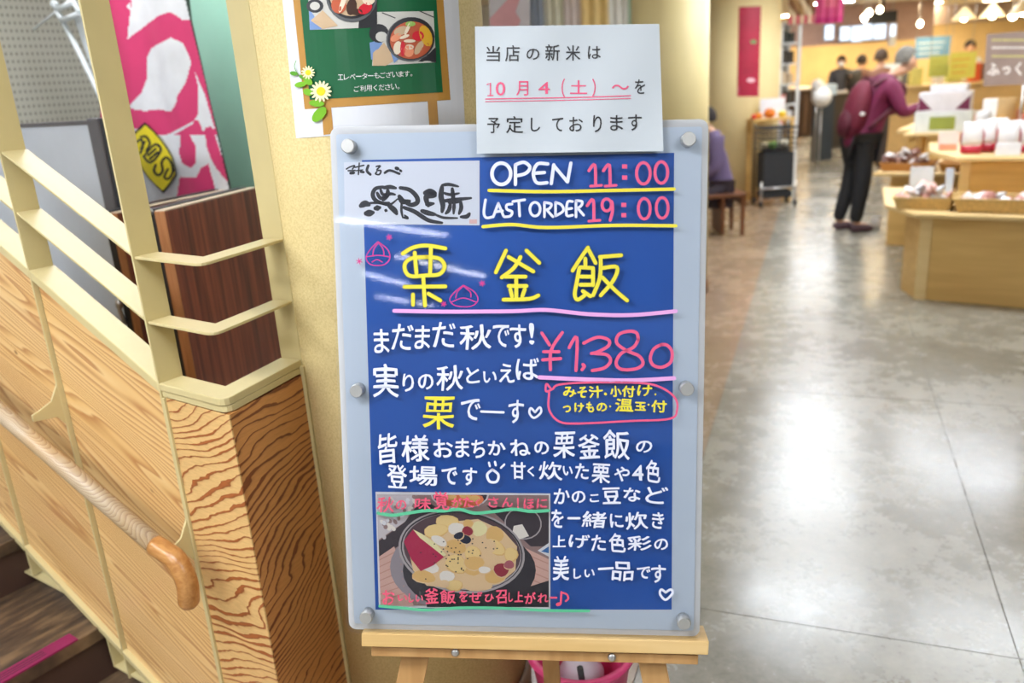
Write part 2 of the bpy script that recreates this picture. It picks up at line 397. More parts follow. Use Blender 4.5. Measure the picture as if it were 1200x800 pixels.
# ================================================================== the setting
FL = m_floor((116, 112, 100), (148, 144, 131), (180, 176, 163)); FT = m_floor((136, 112, 88), (158, 134, 108), (176, 152, 124))
CD = np.array([0.361, 0.932, 0]); CX = np.array([0.932, -0.361, 0])           # along and across the aisle
J0 = onfloor(1096, 470)                                                       # a corner where the floor joints meet
fl = MB(); fl.box((-9, -14, -0.06), (32, 0, 0), (0, 42, 0), (0, 0, 0.0555))
floor = fl.build('floor', mat((138, 134, 122), 0.7), kind='structure')
TS = 1.9; GAP = 0.003
def slab_at(i, j, m, w=TS, x0=None):
    o = J0 + CX * (i * TS if x0 is None else x0) + CD * (j * TS); o[2] = -0.0045
    q = MB().box(o + CX * GAP / 2 + CD * GAP / 2, CX * (w - GAP), CD * (TS - GAP), (0, 0, 0.0045))
    q.build('floor_slab', m, floor)
for i in range(0, 7):
    for j in range(-2, 6): slab_at(i, j, FL)
for j in range(-2, 6): slab_at(0, j, FL, 0.985, -0.985)
for i in range(-4, 0):
    for j in range(-2, 6): slab_at(0, j, FT, TS, -0.985 + i * TS)
far = MB().box(J0 + CX * -0.985 + CD * 6 * TS + Z3 * -0.0045, CX * 20, CD * 17, (0, 0, 0.0045)); far.build('floor_slab', FL, floor)
far = MB().box(J0 + CX * -9 + CD * 6 * TS + Z3 * -0.0045, CX * 8.01, CD * 17, (0, 0, 0.0045)); far.build('floor_slab', FT, floor)
MB().box(J0 - CD * 14 * TS / 2 - CX * 10 + Z3 * -0.0045, CX * 22, CD * (5 * TS - GAP), (0, 0, 0.0045)).build('floor_slab', FL, floor)

CE = mat((240, 230, 206), 0.85)
MB().box((-9, -14, CEIL), (32, 0, 0), (0, 42, 0), (0, 0, 0.1)).build('ceiling', CE, kind='structure')
WALLY = mat((232, 206, 156), 0.8, var=0.1, scale=1.2)
MB().box((2.0, 24.5, 0), (20, 0, 0), (0, 0.2, 0), (0, 0, CEIL)).build('wall_back', WALLY, kind='structure')
MB().box((-8.5, 12.6, 0), (11.8, 0, 0), (0, 0.15, 0), (0, 0, CEIL)).build('wall_left', mat((226, 222, 206), 0.8), kind='structure')
MB().box((21, -6, 0), (0.2, 0, 0), (0, 30.5, 0), (0, 0, CEIL)).build('wall_right', mat((226, 206, 160), 0.8), kind='structure')
# wall of perforated board behind the stair, and the mint green panel wall in front of its right end
MB().st(-2.75, -2.6, -0.6, 3.2, 0, CEIL).build('wall_stair', m_peg(), kind='structure')
MB().st(-2.6, -1.3, 1.75, 1.85, 0, CEIL).build('wall_stair', mat((190, 187, 172), 0.8), kind='structure')
MB().st(-1.62, -0.62, 1.25, 1.29, 0, CEIL).build('wall_green', mat((158, 206, 184), 0.6, var=0.02), kind='structure')

# ---- lamps on the ceiling
LW = lamp_mat((240, 247, 255), 52.0); LT = lamp_mat((250, 252, 255), P_TUBE); LN = lamp_mat((242, 247, 255), P_NEAR); LN2 = lamp_mat((246, 249, 255), P_NEAR * .6)
LWM = lamp_mat((255, 226, 176), P_SHOP * 1.2)
HOUS = mat((235, 235, 232), 0.5)
def ceiling_lamp(c, d, ln, w, m, label, group=None):
    c = np.array([c[0], c[1], CEIL]); d = np.array([d[0], d[1], 0.0]); d /= np.linalg.norm(d); p = np.array([-d[1], d[0], 0])
    t = thing('ceiling_light', label, 'lamp', c, group)
    MB().box(c - d * (ln / 2 + .03) - p * (w / 2 + .03) - Z3 * .05, d * (ln + .06), p * (w + .06), Z3 * .049).build('lamp_housing', HOUS, t)
    MB().box(c - d * ln / 2 - p * w / 2 - Z3 * .062, d * ln, p * w, Z3 * .011).build('diffuser', m, t)
for k, (px, py) in enumerate([(945, 720), (948, 590), (950, 505), (958, 405), (952, 335), (955, 292)]):
    v = ray(px, py); q = CAM + v * ((-CEIL - CAMH) / v[2]); ceiling_lamp(q, CX, 0.9, 0.22, LW, 'flat white ceiling light over the aisle', 'ceiling lights over the aisle')
for x_, y_ in [(9.5, 15.5), (13, 16), (12, 20.5), (8.6, 21.5), (7.6, 9.5), (16, 21), (10.5, 12), (6.5, 19), (14, 12), (9.5, 23), (12.5, 23), (7, 14)]: ceiling_lamp((x_, y_), CX, 1.4, 0.35, LWM, 'added warm fill light on the ceiling in the far part of the shop', 'added warm fill lights in the shop')  # extra lamps put in to brighten the far shop
for k, (px, py) in enumerate([(1120, 560), (1170, 770), (1090, 450)]):
    v = ray(px, py); q = CAM + v * ((-CEIL - CAMH) / v[2]); ceiling_lamp(q, CX, 1.2, 0.16, LW, 'flat white ceiling light over the display tables', 'ceiling lights over the tables')
TUBES = [((396, 257), (522, 276)), ((466, 300), (566, 324)), ((428, 321), (478, 334)), ((442, 347), (508, 359))]
_bo = np.array([-0.27950, 1.38804, 1.53136]); _bn = np.array([-0.07580, -0.97960, 0.18610]); _bn /= np.linalg.norm(_bn)
def mirrored(px, py):                 # where the ceiling is that the board mirrors at this spot
    p = onplane(px, py, _bo, _bn); r = p - CAM; r = r - 2 * (r @ _bn) * _bn; return p + r * ((CEIL - .06 - p[2]) / r[2])
for a_, b_ in TUBES:
    a_, b_ = mirrored(*a_), mirrored(*b_); ceiling_lamp((a_ + b_) / 2, b_ - a_, float(np.linalg.norm((b_ - a_)[:2])), 0.09, LT, 'slim fluorescent tube light behind the viewer', 'slim tube lights')
for x, y in [(-1.2, 3.0), (-3.2, 3.4), (0.3, 4.6), (0.4, 8.8)]:  # unseen lamps added to lighten the stored things and pillars
    ceiling_lamp((x, y), CX, 1.2, 0.3, LN2, 'added flat white fill light beyond the staircase', 'added fill lights beyond the stair')
for x, y in [(-2.7, -0.9), (-1.1, 0.3), (1.5, -0.8), (-2.9, 0.9)]:  # unseen lamps added overhead to light the board and balustrade
    ceiling_lamp((x, y), CX, 1.3, 0.5, LN, 'added flat white fill light near the staircase', 'added fill lights by the stair')
# ---- pillars
def pillar(name, c, r, m, band=None):
    c = np.array([c[0], c[1], 0.0])
    q = MB().lathe(c, Z3, [(0, 0.0), (r, 0.0), (r, CEIL), (0, CEIL)], 64)
    for k in range(len(q.sm)): q.sm[k] = 64 <= k < 128
    o = q.build(name, m, kind='structure')
    if band: MB().lathe(c, Z3, [(r + .001, 0.001), (r + .012, 0.001), (r + .012, 0.1), (r + .001, 0.1)], 64).build('baseboard', band, o)
    return o
STU = m_stucco(); PIL = mat((214, 196, 142), 0.6, var=0.03, scale=3); PIL2 = mat((232, 212, 158), 0.6, var=0.03, scale=3)
COLC = np.array([-0.267, 1.851]); COLR = 0.249
pillar('column', COLC, COLR, STU, mat((120, 84, 52), 0.6))
_a, _b = PY(748, 15, 5.75), PY(842, 15, 5.75); pillar('column', ((_a[0] + _b[0]) / 2, 5.75 + (_b[0] - _a[0]) / 2), (_b[0] - _a[0]) / 2, PIL, mat((130, 92, 60), 0.6))
P3C = PY(868, 100, 10.75); P3R = 0.47; pillar('column', P3C, P3R, PIL2, mat((160, 112, 66), 0.6))
# ================================================================== balustrade beside the stairs
SL = 0.462                                                   # slope of the stair
t = thing('stair_balustrade', 'cream steel balustrade with pine plywood infill beside the stairs', 'balustrade', S(-0.4, 0.0, 0.0))
def zc(s): return 1.033 - s * SL                                 # top edge of the sloping cap at position s
def post(s0, o0, s1, o1, z0, z1): return MB().st(s0, s1, o0, o1, z0, z1)
for s in (-0.894, -0.447, 0.0):
    post(s - 0.006, -0.004, s, 0.053, -0.0 if s == 0 else 0.1 - (s + .447) * .4, CEIL - .002).build('post', CREAM, t, bev=0.001)
post(0.098, 0.236, 0.165, 0.243, 0.0, CEIL - .002).build('post', CREAM, t, bev=0.001)
def sloped(s0, s1, z0, th, o0=0.0, o1=0.056):
    return MB().hexa([S(s0, o0, z0 - SL * s0 - th), S(s1, o0, z0 - SL * s1 - th), S(s1, o1, z0 - SL * s1 - th), S(s0, o1, z0 - SL * s0 - th),
                      S(s0, o0, z0 - SL * s0), S(s1, o0, z0 - SL * s1), S(s1, o1, z0 - SL * s1), S(s0, o1, z0 - SL * s0)])
for z0 in (1.300, 1.166):
    for a, b in ((-1.341, -0.900), (-0.894, -0.453), (-0.447, -0.006)): sloped(a, b, z0, 0.006).build('rail', CREAM, t, bev=0.001)
for a, b in ((-1.341, -0.900), (-0.894, -0.453), (-0.447, -0.006)):
    q = sloped(a, b, 1.033, 0.024, -0.004, 0.056); q.build('cap_rail', CREAM, t, bev=0.002)
# flat bars that run out of the newel post, turn the corner and meet the post by the column
def cornerbar(z, th, wd, out, name, r=0.028):
    a = np.array([0.0, -out]); c = np.array([0.215 + out * .2, -out]); b = np.array([0.163, 0.237])
    e = b - c; e /= np.linalg.norm(e); nrm = np.array([-e[1], e[0]]);  nrm = nrm if nrm[0] < 0 else -nrm
    c1 = c - np.array([r, 0]); c2 = c + e * r
    outer = [a, c1] + [c1 * (1 - q) ** 2 + c * 2 * q * (1 - q) + c2 * q * q for q in (0.25, 0.5, 0.75)] + [c2, b]
    ic = c + np.array([0, wd]) ; k = (wd) ; ic = np.array([c[0] + nrm[0] * wd - (nrm[1] * wd - wd) * e[0] / e[1] , c[1] + wd])
    inner = [b + nrm * wd, ic, np.array([0.0, wd - out])]
    P = [S(p[0], p[1], z - th) for p in outer + inner]
    return MB().slab(P, Z3 * th)
for z in (1.300, 1.166): cornerbar(z, 0.006, 0.05, 0.0, 'rail').build('rail', CREAM, t, bev=0.0012)
cornerbar(1.033, 0.016, 0.055, 0.004, 'cap').build('cap_rail', CREAM, t, bev=0.002)
cornerbar(1.0165, 0.014, 0.04, 0.0005, 'cap').build('cap_rail', CREAM, t, bev=0.001)
# infill
def bot(s): return 0.005 - (s) * 0.42 + 0.0
def panel(s0, s1, o0, o1):
    z = lambda s: zc(s) - 0.026
    P = [S(s0, o0, bot(s0)), S(s1, o0, max(bot(s1), 0.003)), S(s1, o0, z(s1)), S(s0, o0, z(s0))]
    return MB().slab(P, W3 * (o1 - o0))
PINE = m_pine(math.degrees(math.atan(0.44)))
for a, b in ((-1.341, -0.902), (-0.892, -0.455), (-0.445, -0.008)):
    panel(a, b, 0.008, 0.026).build('infill_panel', PINE, t, label='pale pine plywood panel with straight grain and small knots')
for s0, s1 in ((-1.341, -0.9), (-0.894, -0.453), (-0.447, -0.006)):
    MB().hexa([S(s0, -.006, bot(s0) - .022), S(s1, -.006, max(0, bot(s1) - .022)), S(s1, .05, max(0, bot(s1) - .022)), S(s0, .05, bot(s0) - .022),
               S(s0, -.006, bot(s0)), S(s1, -.006, bot(s1)), S(s1, .05, bot(s1)), S(s0, .05, bot(s0))]).build('stringer_bar', CREAM, t, bev=0.002)
L1 = m_larch((220, 180, 118), (146, 84, 44), U3, -16, 3.1)
_e = S(0.163, 0.237, 0) - S(0.215, 0, 0); EL = np.linalg.norm(_e); _e = _e / EL; _n = np.cross(_e, Z3)
L2 = m_larch((206, 142, 80), (112, 56, 26), _e, -14, 8.4)  # same wood as the front panel, its shade put into the colours
MB().st(0.006, 0.2165, 0.001, 0.004, 0.003, 1.0).build('corner_panel', L1, t, label='larch plywood panel with bold brown rings, coloured paler as the lit side')
MB().box(S(0.2160, 0.0045, 0.003) - _n * 0.0, _e * (EL - 0.014), -_n * 0.016, Z3 * 0.997).build('corner_panel', L2, t, label='larch plywood panel turned towards the column, coloured darker as the shaded side')
MB().box(S(0.163, 0.237, 0.0) - _e * 0.010, _e * 0.02, _n * 0.010, Z3 * 1.02).build('edge_strip', CREAM, t, bev=0.001)
MB().st(0.0, 0.007, -0.004, 0.012, 0.0, 1.0).build('edge_strip', CREAM, t)
for c0, c1, c2, c3 in [((15, 635), (27, 670), (75, 695), (62, 672)), ((124, 747), (133, 781), (178, 806), (160, 790))]:
    a, b, c = PS(*c0, 0), PS(*c1, 0), PS(*c2, 0)
    q = MB().slab([a, b, b + U3 * .006, a + U3 * .006], W3 * 0.045); q.slab([b, c, c + Z3 * .006, b + Z3 * .006], W3 * 0.045); q.build('tread_bracket', CREAM, t, bev=0.001)
# handrail
OFF = -0.072
r1 = PS(184, 640, OFF); zc0 = float(r1[2] * .91)
RAIL = bpy.data.materials.new('ash_rail'); nt, b_ = nodes(RAIL); vec, (x_, y_, z_) = axes(nt, [U3 * .91 - Z3 * .41, W3, U3 * .41 + Z3 * .91])
yy = mth(nt, 'MULTIPLY', mth(nt, 'ADD', y_, 0.14), 1.0); w_ = mth(nt, 'ADD', mth(nt, 'MULTIPLY', x_, 62.0), mth(nt, 'ADD', mth(nt, 'MULTIPLY', mth(nt, 'POWER', mth(nt, 'ABSOLUTE', mth(nt, 'SUBTRACT', z_, zc0)), 1.6), 1500.0), mth(nt, 'MULTIPLY', noise(nt, vec, 9, 2), 7.0)))
f_ = mth(nt, 'FRACT', w_); g_ = noise(nt, vec, 5, 2, 0.5)
ca = ramp(nt, f_, [(0.0, lin((190, 170, 138))), (0.6, lin((176, 150, 114))), (0.85, lin((138, 108, 80))), (1, lin((206, 184, 152)))])
cb = ramp(nt, g_, [(0.42, lin((186, 170, 148))), (0.62, lin((190, 146, 88)))])
mx_ = nd(nt, 'ShaderNodeMix', data_type='RGBA'); mx_.inputs[0].default_value = 0.3; L(nt, ca, mx_.inputs[6]); L(nt, cb, mx_.inputs[7]); L(nt, mx_.outputs[2], b_.inputs['Base Color']); b_.inputs['Roughness'].default_value = 0.42
r0 = PS(0, 482, OFF); r1 = PS(184, 640, OFF); dr = (r1 - r0) / np.linalg.norm(r1 - r0)
h = thing('handrail', 'round wooden handrail with a down-turned end on cream steel brackets', 'handrail', r1 - Z3 * r1[2])
r0 = r0 - dr * 0.55
MB().tube([r0, r0 + (r1 - r0) * .5, r1], 0.0205, 24).build('rail_bar', RAIL, h)
ENDW = m_wood((164, 110, 56), (190, 138, 80), 0.3, [dr, W3, Z3], (30, 90, 90))
k1 = PS(207, 657, OFF); k2 = PS(219, 682, OFF); k3 = PS(221, 703, OFF)
pth = smoothpath([r1 - dr * 0.004, (r1 + k1) / 2 + Z3 * .002, k1, k2, k3], 4)
e = MB().tube(pth + [pth[-1] + (pth[-1] - pth[-2]) / np.linalg.norm(pth[-1] - pth[-2]) * q_ for q_ in (.006, .013, .017)], [0.0225] * len(pth) + [0.0215, .017, .009], 24); e.build('rail_end', ENDW, h, label='glossy orange-brown turned-down end piece')
for (s, a, b2, c2) in ((-0.451, (62, 492), (96, 520), (80, 545)), (-0.004, (204, 655), (226, 650), (214, 668))):
    zr = PS(*a, OFF)[2]; zt = zr + 0.02
    m = MB(); th = U3 * 0.006
    P = [S(s - .003, 0.0, zr + 0.065), S(s - .003, -0.006, zr + 0.045), S(s - .003, -0.025, zr + 0.012), S(s - .003, -0.06, zr - 0.002), S(s - .003, -0.075, zr - .006), S(s - .003, -0.075, zr - .022), S(s - .003, -0.05, zr - 0.026), S(s - .003, -0.02, zr - 0.03), S(s - .003, -0.004, zr - 0.055), S(s - .003, 0.0, zr - 0.07)]
    m.slab(P, th); m.build('rail_bracket', CREAM, h, bev=0.001)
# stair flight: each step a tread and a riser, pink non-slip strip on the nosing
st = thing('staircase', 'dark brown stairs with a pink non-slip strip on the nosing', 'staircase', S(-0.8, -0.5, 0))
TR = m_tread(); RIS = mat((74, 52, 42), 0.5); NOS = mat((62, 54, 50), 0.45); PK = mat((132, 24, 76), 0.6)
for n in range(0, 6):
    z = 0.06 + 0.165 * n; s1 = -0.16 - 0.393 * n; s0 = s1 - 0.393
    MB().st(s0 - 0.02, s1, -1.5, 0.045, z - 0.04, z).build('tread', TR, st, bev=0.003)
    MB().st(s0 + .373, s1 - 0.012, -1.49, 0.04, max(z - 0.165, 0.0), z - 0.041).build('riser', RIS, st)
    q = MB().st(s1 - 0.045, s1 + 0.001, -1.45, -0.062, z - 0.002, z + 0.004); ns = q.build('nosing_strip', PK, st, bev=0.001)
    for g in (0.012, 0.022, 0.032): 
        sub(ns, MB().st(s1 - 0.045 + g, s1 - 0.043 + g, -1.45, -0.14, z + 0.004, z + 0.0046), 'groove', BLACK)
# ================================================================== things stored behind the balustrade
# whiteboard on a frame
def vplane(off):
    return lambda x, y: PS(x, y, off)
t = thing('whiteboard', 'pale whiteboard partition in a grey metal frame, behind the balustrade', 'whiteboard', S(-1.2, 0.6, 0))
zt = PS(60, 143, 0.6)[2]; sr = (PS(106, 143, 0.6) - A3) @ U3; sr2 = (PS(131, 143, 0.6) - A3) @ U3
ALU = mat((104, 102, 106), 0.4, 0.3)
MB().st(-2.2, sr, 0.6, 0.612, 0.45, zt - 0.013).build('writing_surface', mat((206, 214, 224), 0.3, var=0.02), t)
MB().st(-2.22, sr + .005, 0.592, 0.62, zt - 0.013, zt).build('frame_bar', ALU, t, bev=0.003)
MB().st(-2.22, sr + .005, 0.592, 0.62, 0.43, 0.45).build('frame_bar', ALU, t, bev=0.003)
MB().st(sr, sr + (sr2 - sr) * .55, 0.585, 0.625, 0.05, zt + 0.006).build('frame_post', ALU, t, bev=0.006)
MB().st(sr + (sr2 - sr) * .58, sr2, 0.59, 0.63, 0.05, zt + 0.004).build('frame_post', mat((40, 44, 50), 0.4), t, bev=0.004)
MB().st(-2.24, -2.2, 0.585, 0.625, 0.05, zt).build('frame_post', ALU, t, bev=0.006)
for s in (sr, -2.22): MB().st(s, s + 0.04, 0.35, 0.9, 0.0, 0.05).build('foot', ALU, t, bev=0.005)
# folding tables stored on edge
VEN = m_veneer(); EDG = m_wood((150, 96, 56), (176, 120, 76), 0.5, None, (80, 80, 6)); FRM = mat((34, 33, 34), 0.4)
def folding_table(name, s_front, off0, s_back, off1, zt, zb, label, th=0.03):
    p0 = S(s_front, off0, 0); d = S(s_back, off1, 0) - p0; ln = np.linalg.norm(d); d /= ln; q = np.cross(d, Z3)  # q faces the viewer side
    t = thing(name, label, 'table', p0)
    MB().box(p0 + Z3 * zb - q * 0, d * ln, -q * th, Z3 * (zt - zb)).build('table_top', VEN, t, bev=0.0015)
    MB().box(p0 + Z3 * zb - d * 0.003 - q * -.0005, d * 0.003, -q * (th + .001), Z3 * (zt - zb)).build('edge_band', EDG, t)
    MB().box(p0 + Z3 * zt, d * ln, -q * th, Z3 * .003).build('edge_band', mat((206, 186, 160), .5), t)
    bk = MB().box(p0 + d * 0.01 - q * (th + .004) + Z3 * (zt - .045), d * (ln - .02), -q * 0.03, Z3 * 0.052); bk.build('frame_bar', FRM, t, bev=0.003)
    MB().box(p0 + d * 0.0 - q * (th + .004) + Z3 * 0.06, d * 0.035, -q * 0.03, Z3 * (zt - .06)).build('frame_post', FRM, t, bev=0.004)
    MB().box(p0 + d * (ln - .04) - q * (th + .004) + Z3 * 0.06, d * 0.035, -q * 0.03, Z3 * (zt - .06)).build('frame_post', FRM, t, bev=0.004)
    MB().blob(p0 - q * (th + .018) + Z3 * (zt - .0) - d * .002, (.011, .011, .011)).build('bolt', STEEL, t)
    m = MB(); c = p0 - q * (th + .03) - d * .004 + Z3 * (zt - 0.31)
    m.tube([c - d * .004 + Z3 * .04, c - d * .012 + Z3 * .0, c - d * .004 - Z3 * .045], 0.007, 10); m.blob(c + Z3 * .02 - d * .01, (.012, .012, .018)); m.build('latch', STEEL, t)
    for e in (0.02, ln - .05):
        w = MB().lathe(p0 + d * e - q * (th + .03) + Z3 * 0.03, q, [(0, -.012), (.03, -.012), (.03, .012), (0, .012)], 20); w.build('caster', FRM, t)
    return t
f0 = PS(193, 247, 0.38); f1 = PS(301, 213, 0.82)
folding_table('folding_table', (f0 - A3) @ U3, 0.38, (f1 - A3) @ U3, 0.82, (f0[2] + f1[2]) / 2 - 0.01, 0.4, 'rosewood-veneered folding table stored on edge behind the corner rails')
g0 = PS(138, 250, 0.5)
folding_table('folding_table', (g0 - A3) @ U3 + 0.0, 0.5, (g0 - A3) @ U3 - 0.12, 1.0, g0[2], 0.4, 'second folding table on edge, seen between newel post and whiteboard')
# promotional flag hanging behind
FO = 0.98
def flag_surf(x, y):
    o = FO
    for _ in range(8):
        p = PS(x, y, o); s = (p - A3) @ U3; o = FO + 0.010 * math.sin(s * 24 + p[2] * 1.5)
    return p
R_ = [(0, 0)]
white = [[(150, -40), (205, -40), (205, -2), (190, 6), (178, 2), (160, -8), (148, 8), (153, 12)], 
         [(157, -20), (208, -30), (220, 24), (212, 22), (200, 14), (186, 18), (168, 32), (149, 46), (152, 20)],
         [(200, 44), (214, 50), (222, 66), (224, 74), (218, 96), (208, 112), (206, 122), (200, 131), (186, 128), (170, 130), (157, 128), (150, 126), (166, 108), (172, 92), (172, 68), (178, 56)],
         [(228, 84), (240, 110), (252, 152), (246, 148), (238, 154), (232, 140), (226, 142), (212, 150), (200, 156), (188, 160), (186, 178), (240, 165), (250, 190), (268, 216), (272, 250), (150, 250), (150, 190), (156, 150), (195, 163), (226, 145), (232, 133), (232, 100)]]
pink2 = [[(212, 156), (222, 158), (230, 172), (230, 190), (224, 197), (214, 192), (210, 180)], [(240, 149), (250, 152), (256, 172), (268, 205), (270, 217), (262, 208), (250, 192), (242, 172)],
         [(211, 207), (230, 208), (236, 196), (244, 192), (248, 206), (252, 220), (256, 250), (204, 250)]]
label_ = [(157, 158), (172, 142), (190, 158), (203, 178), (209, 200), (209, 208), (194, 226), (178, 212), (162, 190)]
def pix(x, y):
    e = 217 + (y) * 0.245 if y < 100 else 241.5 + (y - 100) * 0.225
    if x > e: return -1
    if y < 130 and x > e - 11 + math.sin(y * .1) and 24 > y : return 1
    for P in pink2:
        if inpoly(x, y, P): return 0
    for P in white:
        if inpoly(x, y, P): return 1
    if y > 158: return 1
    return 0
PKM = mat((222, 62, 118), 0.7, var=0.04); PKW = mat((236, 238, 242), 0.7); YEL = mat((240, 222, 40), 0.6)
fm = raster(flag_surf, 118, -60, 285, 262, 120, 220, pix, 4)
ft = thing('promotional_flag', 'pink and white cloth flag with a yellow label, hanging behind the rails', 'flag', S(-1.1, FO, 0))
fm.build('flag_cloth', [PKM, PKW, YEL, BLACK], ft)
QL = [(158, 156), (172, 143), (181, 151), (190, 161), (198, 172), (204, 183), (208, 196), (209, 205), (202, 216), (194, 226), (186, 219), (177, 210), (169, 199), (163, 186), (160, 171)]
QI = [(sum(q[0] for q in QL) / 15 + (a - sum(q[0] for q in QL) / 15) * .93, sum(q[1] for q in QL) / 15 + (b - sum(q[1] for q in QL) / 15) * .93) for a, b in QL]
QS = [smoothpath(q, 4) for q in ([(163, 166), (168, 163), (170, 171), (167, 179)], [(168, 160), (174, 160), (178, 168), (174, 176)], [(172, 166), (168, 174)], [(171, 183), (184, 169), (191, 176), (179, 190), (171, 183)], [(176, 182), (185, 174)], [(178, 186), (187, 178)],
      [(185, 193), (183, 200), (188, 205), (193, 200), (192, 190), (197, 184), (203, 190), (205, 201), (200, 209), (195, 207), (199, 198)])]
def lab(x, y):
    if not inpoly(x, y, QL): return -1
    if not inpoly(x, y, QI): return 0
    for q in QS:
        for a, b in zip(q[:-1], q[1:]):
            d = b - a; t_ = max(0, min(1, ((x - a[0]) * d[0] + (y - a[1]) * d[1]) / (d @ d + 1e-9)))
            if (x - a[0] - d[0] * t_) ** 2 + (y - a[1] - d[1] * t_) ** 2 < 2.1: return 0
    return 1
raster(lambda x, y: flag_surf(x, y) - W3 * .009, 155, 140, 212, 229, 95, 148, lab, 2).build('yellow_label', [BLACK, YEL], ft, label='yellow cloth label with black brush characters')
pole = MB().tube([PS(211, -80, FO + .06), PS(222, 24, FO + .06), PS(244, 120, FO + .06), PS(270, 228, FO + .06)], 0.009, 10); pole.build('flag_pole', mat((60, 74, 66), 0.4), ft)
_pb = PS(270, 228, FO + .06); MB().tube([_pb, _pb + U3 * .14 - Z3 * _pb[2]], 0.009, 10).build('flag_pole', mat((60, 74, 66), 0.4), ft)
# white plastic stand
WPL = mat((224, 230, 232), 0.4); ws = thing('plastic_stand', 'white plastic pole stand with cross arms before the perforated board', 'stand', S(-1.3, 1.1, 0))
def pt(x, y, o=1.12): return PS(x, y, o)
MB().tube([pt(64, 6), pt(92, 60), pt(122, 122), pt(128, 134)], 0.011, 12).build('pole', WPL, ws)
_q = pt(128, 134); MB().tube([_q, _q + U3 * .5 - Z3 * _q[2] ], 0.011, 12).build('pole', WPL, ws)
MB().tube([pt(40, 34), pt(60, 18), pt(92, -8)], 0.006, 10).build('cross_arm', WPL, ws)
MB().blob(pt(64, 5), (.018, .018, .018)).build('joint', WPL, ws)
cl = MB(); 
for a, b in (((66, 12), (86, 2)), ((73, 24), (94, 15)), ((66, 12), (73, 24)), ((86, 2), (94, 15))): cl.tube([pt(*a, 1.10), pt(*b, 1.10)], 0.012, 8)
cl.build('clamp', WPL, ws)
MB().slab([pt(86, 20, 1.14), pt(97, 0, 1.14), pt(140, 60, 1.14), pt(118, 110, 1.14)], W3 * .004).build('sheet', mat((214, 220, 222), 0.5), ws)
# ================================================================== poster wrapped round the column
def CYL(px, py, h=0.0, r=None):
    r = (COLR + 0.0015 + h) if r is None else r
    v = ray(px, py); d = v[:2]; o = CAM[:2] - COLC
    a = d @ d; b = 2 * (o @ d); c = o @ o - r * r; D = max(b * b - 4 * a * c, 0)
    return CAM + v * ((-b - math.sqrt(D)) / (2 * a))
def pm(c, rough=0.35, **k): return mat(c, rough, var=0.02, **k)
pt_ = thing('column_poster', 'green restaurant poster in a printed wooden frame, wrapped round the cream column', 'poster', CYL(430, 150))
PWH, PBR, PGR = mat((226, 228, 234), 0.22, var=.01, coat=.5), mat((190, 140, 66), 0.25, var=.06, coat=.5), mat((24, 98, 60), 0.22, var=.05, coat=.5)
p = Print(CYL); p.quad([(324, -70), (533, -80), (545, 147), (347, 162)], 0, 0, 26, 12); p.build('paper', [PWH], pt_)
p = Print(CYL)
p.quad([(336, -70), (514, -78), (528, 117), (357, 128)], 0, .0006, 24, 14); p.quad([(377, 126), (388, 125), (391, 157), (379, 158)], 0, .0006, 3, 3); p.quad([(501, 117), (512, 116), (514, 146), (503, 147)], 0, .0006, 3, 3)
p.build('printed_frame', [PBR], pt_)
p = Print(CYL); p.quad([(345, -70), (506, -78), (519, 108), (363, 117)], 0, .0012, 22, 14); p.build('printed_board', [PGR], pt_)
cols = [pm((206, 204, 196)), pm((44, 44, 48)), pm((206, 176, 140)), pm((196, 92, 58)), pm((214, 30, 50)), pm((240, 222, 196)), pm((228, 176, 46)), pm((70, 44, 32)), pm((150, 190, 90)), pm((120, 150, 200)), pm((96, 98, 100)), pm((238, 150, 110))]
def fan_(p, P, m, h, r=3): p.fan(P, m, h, r)
p = Print(CYL)
p.quad([(360, -30), (441, -34), (442, 32), (363, 35)], 0, .0016, 12, 6)
fan_(p, [(362, 10), (372, 24), (380, 34), (363, 35)], 9, .002); p.ell(369, 7, 10, 8, 1, .0022, 0, 14, 2); p.ell(369, 7, 6, 5, 0, .0024, 0, 12, 1)
fan_(p, [(364, 24), (378, 12), (396, 30), (378, 34)], 2, .0026)
fan_(p, [(424, -30), (441, -34), (442, 32), (420, 33)], 1, .0022); p.ell(412, -4, 30, 30, 10, .0030, 0, 24, 4); p.ell(412, -5, 28, 27, 1, .0033, 0, 24, 4); p.ell(412, -6, 26, 25, 2, .0036, 0, 24, 4)
for x, y, a, b, m, r in [(397, 6, 9, 10, 3, 0), (428, 10, 9, 6, 4, -30), (412, 8, 6, 10, 7, 10), (403, 0, 3, 16, 5, 20), (432, -2, 8, 8, 5, 0), (418, 14, 7, 4, 7, 0)]: p.ell(x, y, a, b, m, .004 + x * 1e-6, r, 12, 1)
p.build('food_photograph', cols, pt_)
p = Print(CYL)
p.quad([(441, 14), (508, 13), (511, 73), (436, 77)], 0, .0016, 12, 6)
p.stroke([(448, 15), (463, 21)], 1.2, 1, .0019); p.stroke([(492, 13), (508, 20)], 1.2, 1, .0019)
fan_(p, [(433, 50), (447, 46), (450, 66), (435, 70)], 9, .0019); fan_(p, [(437, 62), (450, 50), (464, 70), (452, 77), (437, 77)], 2, .0021); fan_(p, [(490, 72), (511, 55), (511, 73)], 1, .0021)
p.ell(444, 39, 11.5, 11, 1, .0023, 0, 16, 2); p.ell(447, 43, 7, 6, 0, .0025, 0, 12, 1)
fan_(p, [(454, 50), (456, 40), (470, 66), (462, 74)], 9, .0024)
p.ell(481, 46, 28.5, 26, 10, .0028, -6, 28, 4); p.ell(482, 45, 27.5, 25, 1, .0031, -6, 28, 4); p.ell(482, 47, 25, 22, 3, .0034, -6, 28, 4)
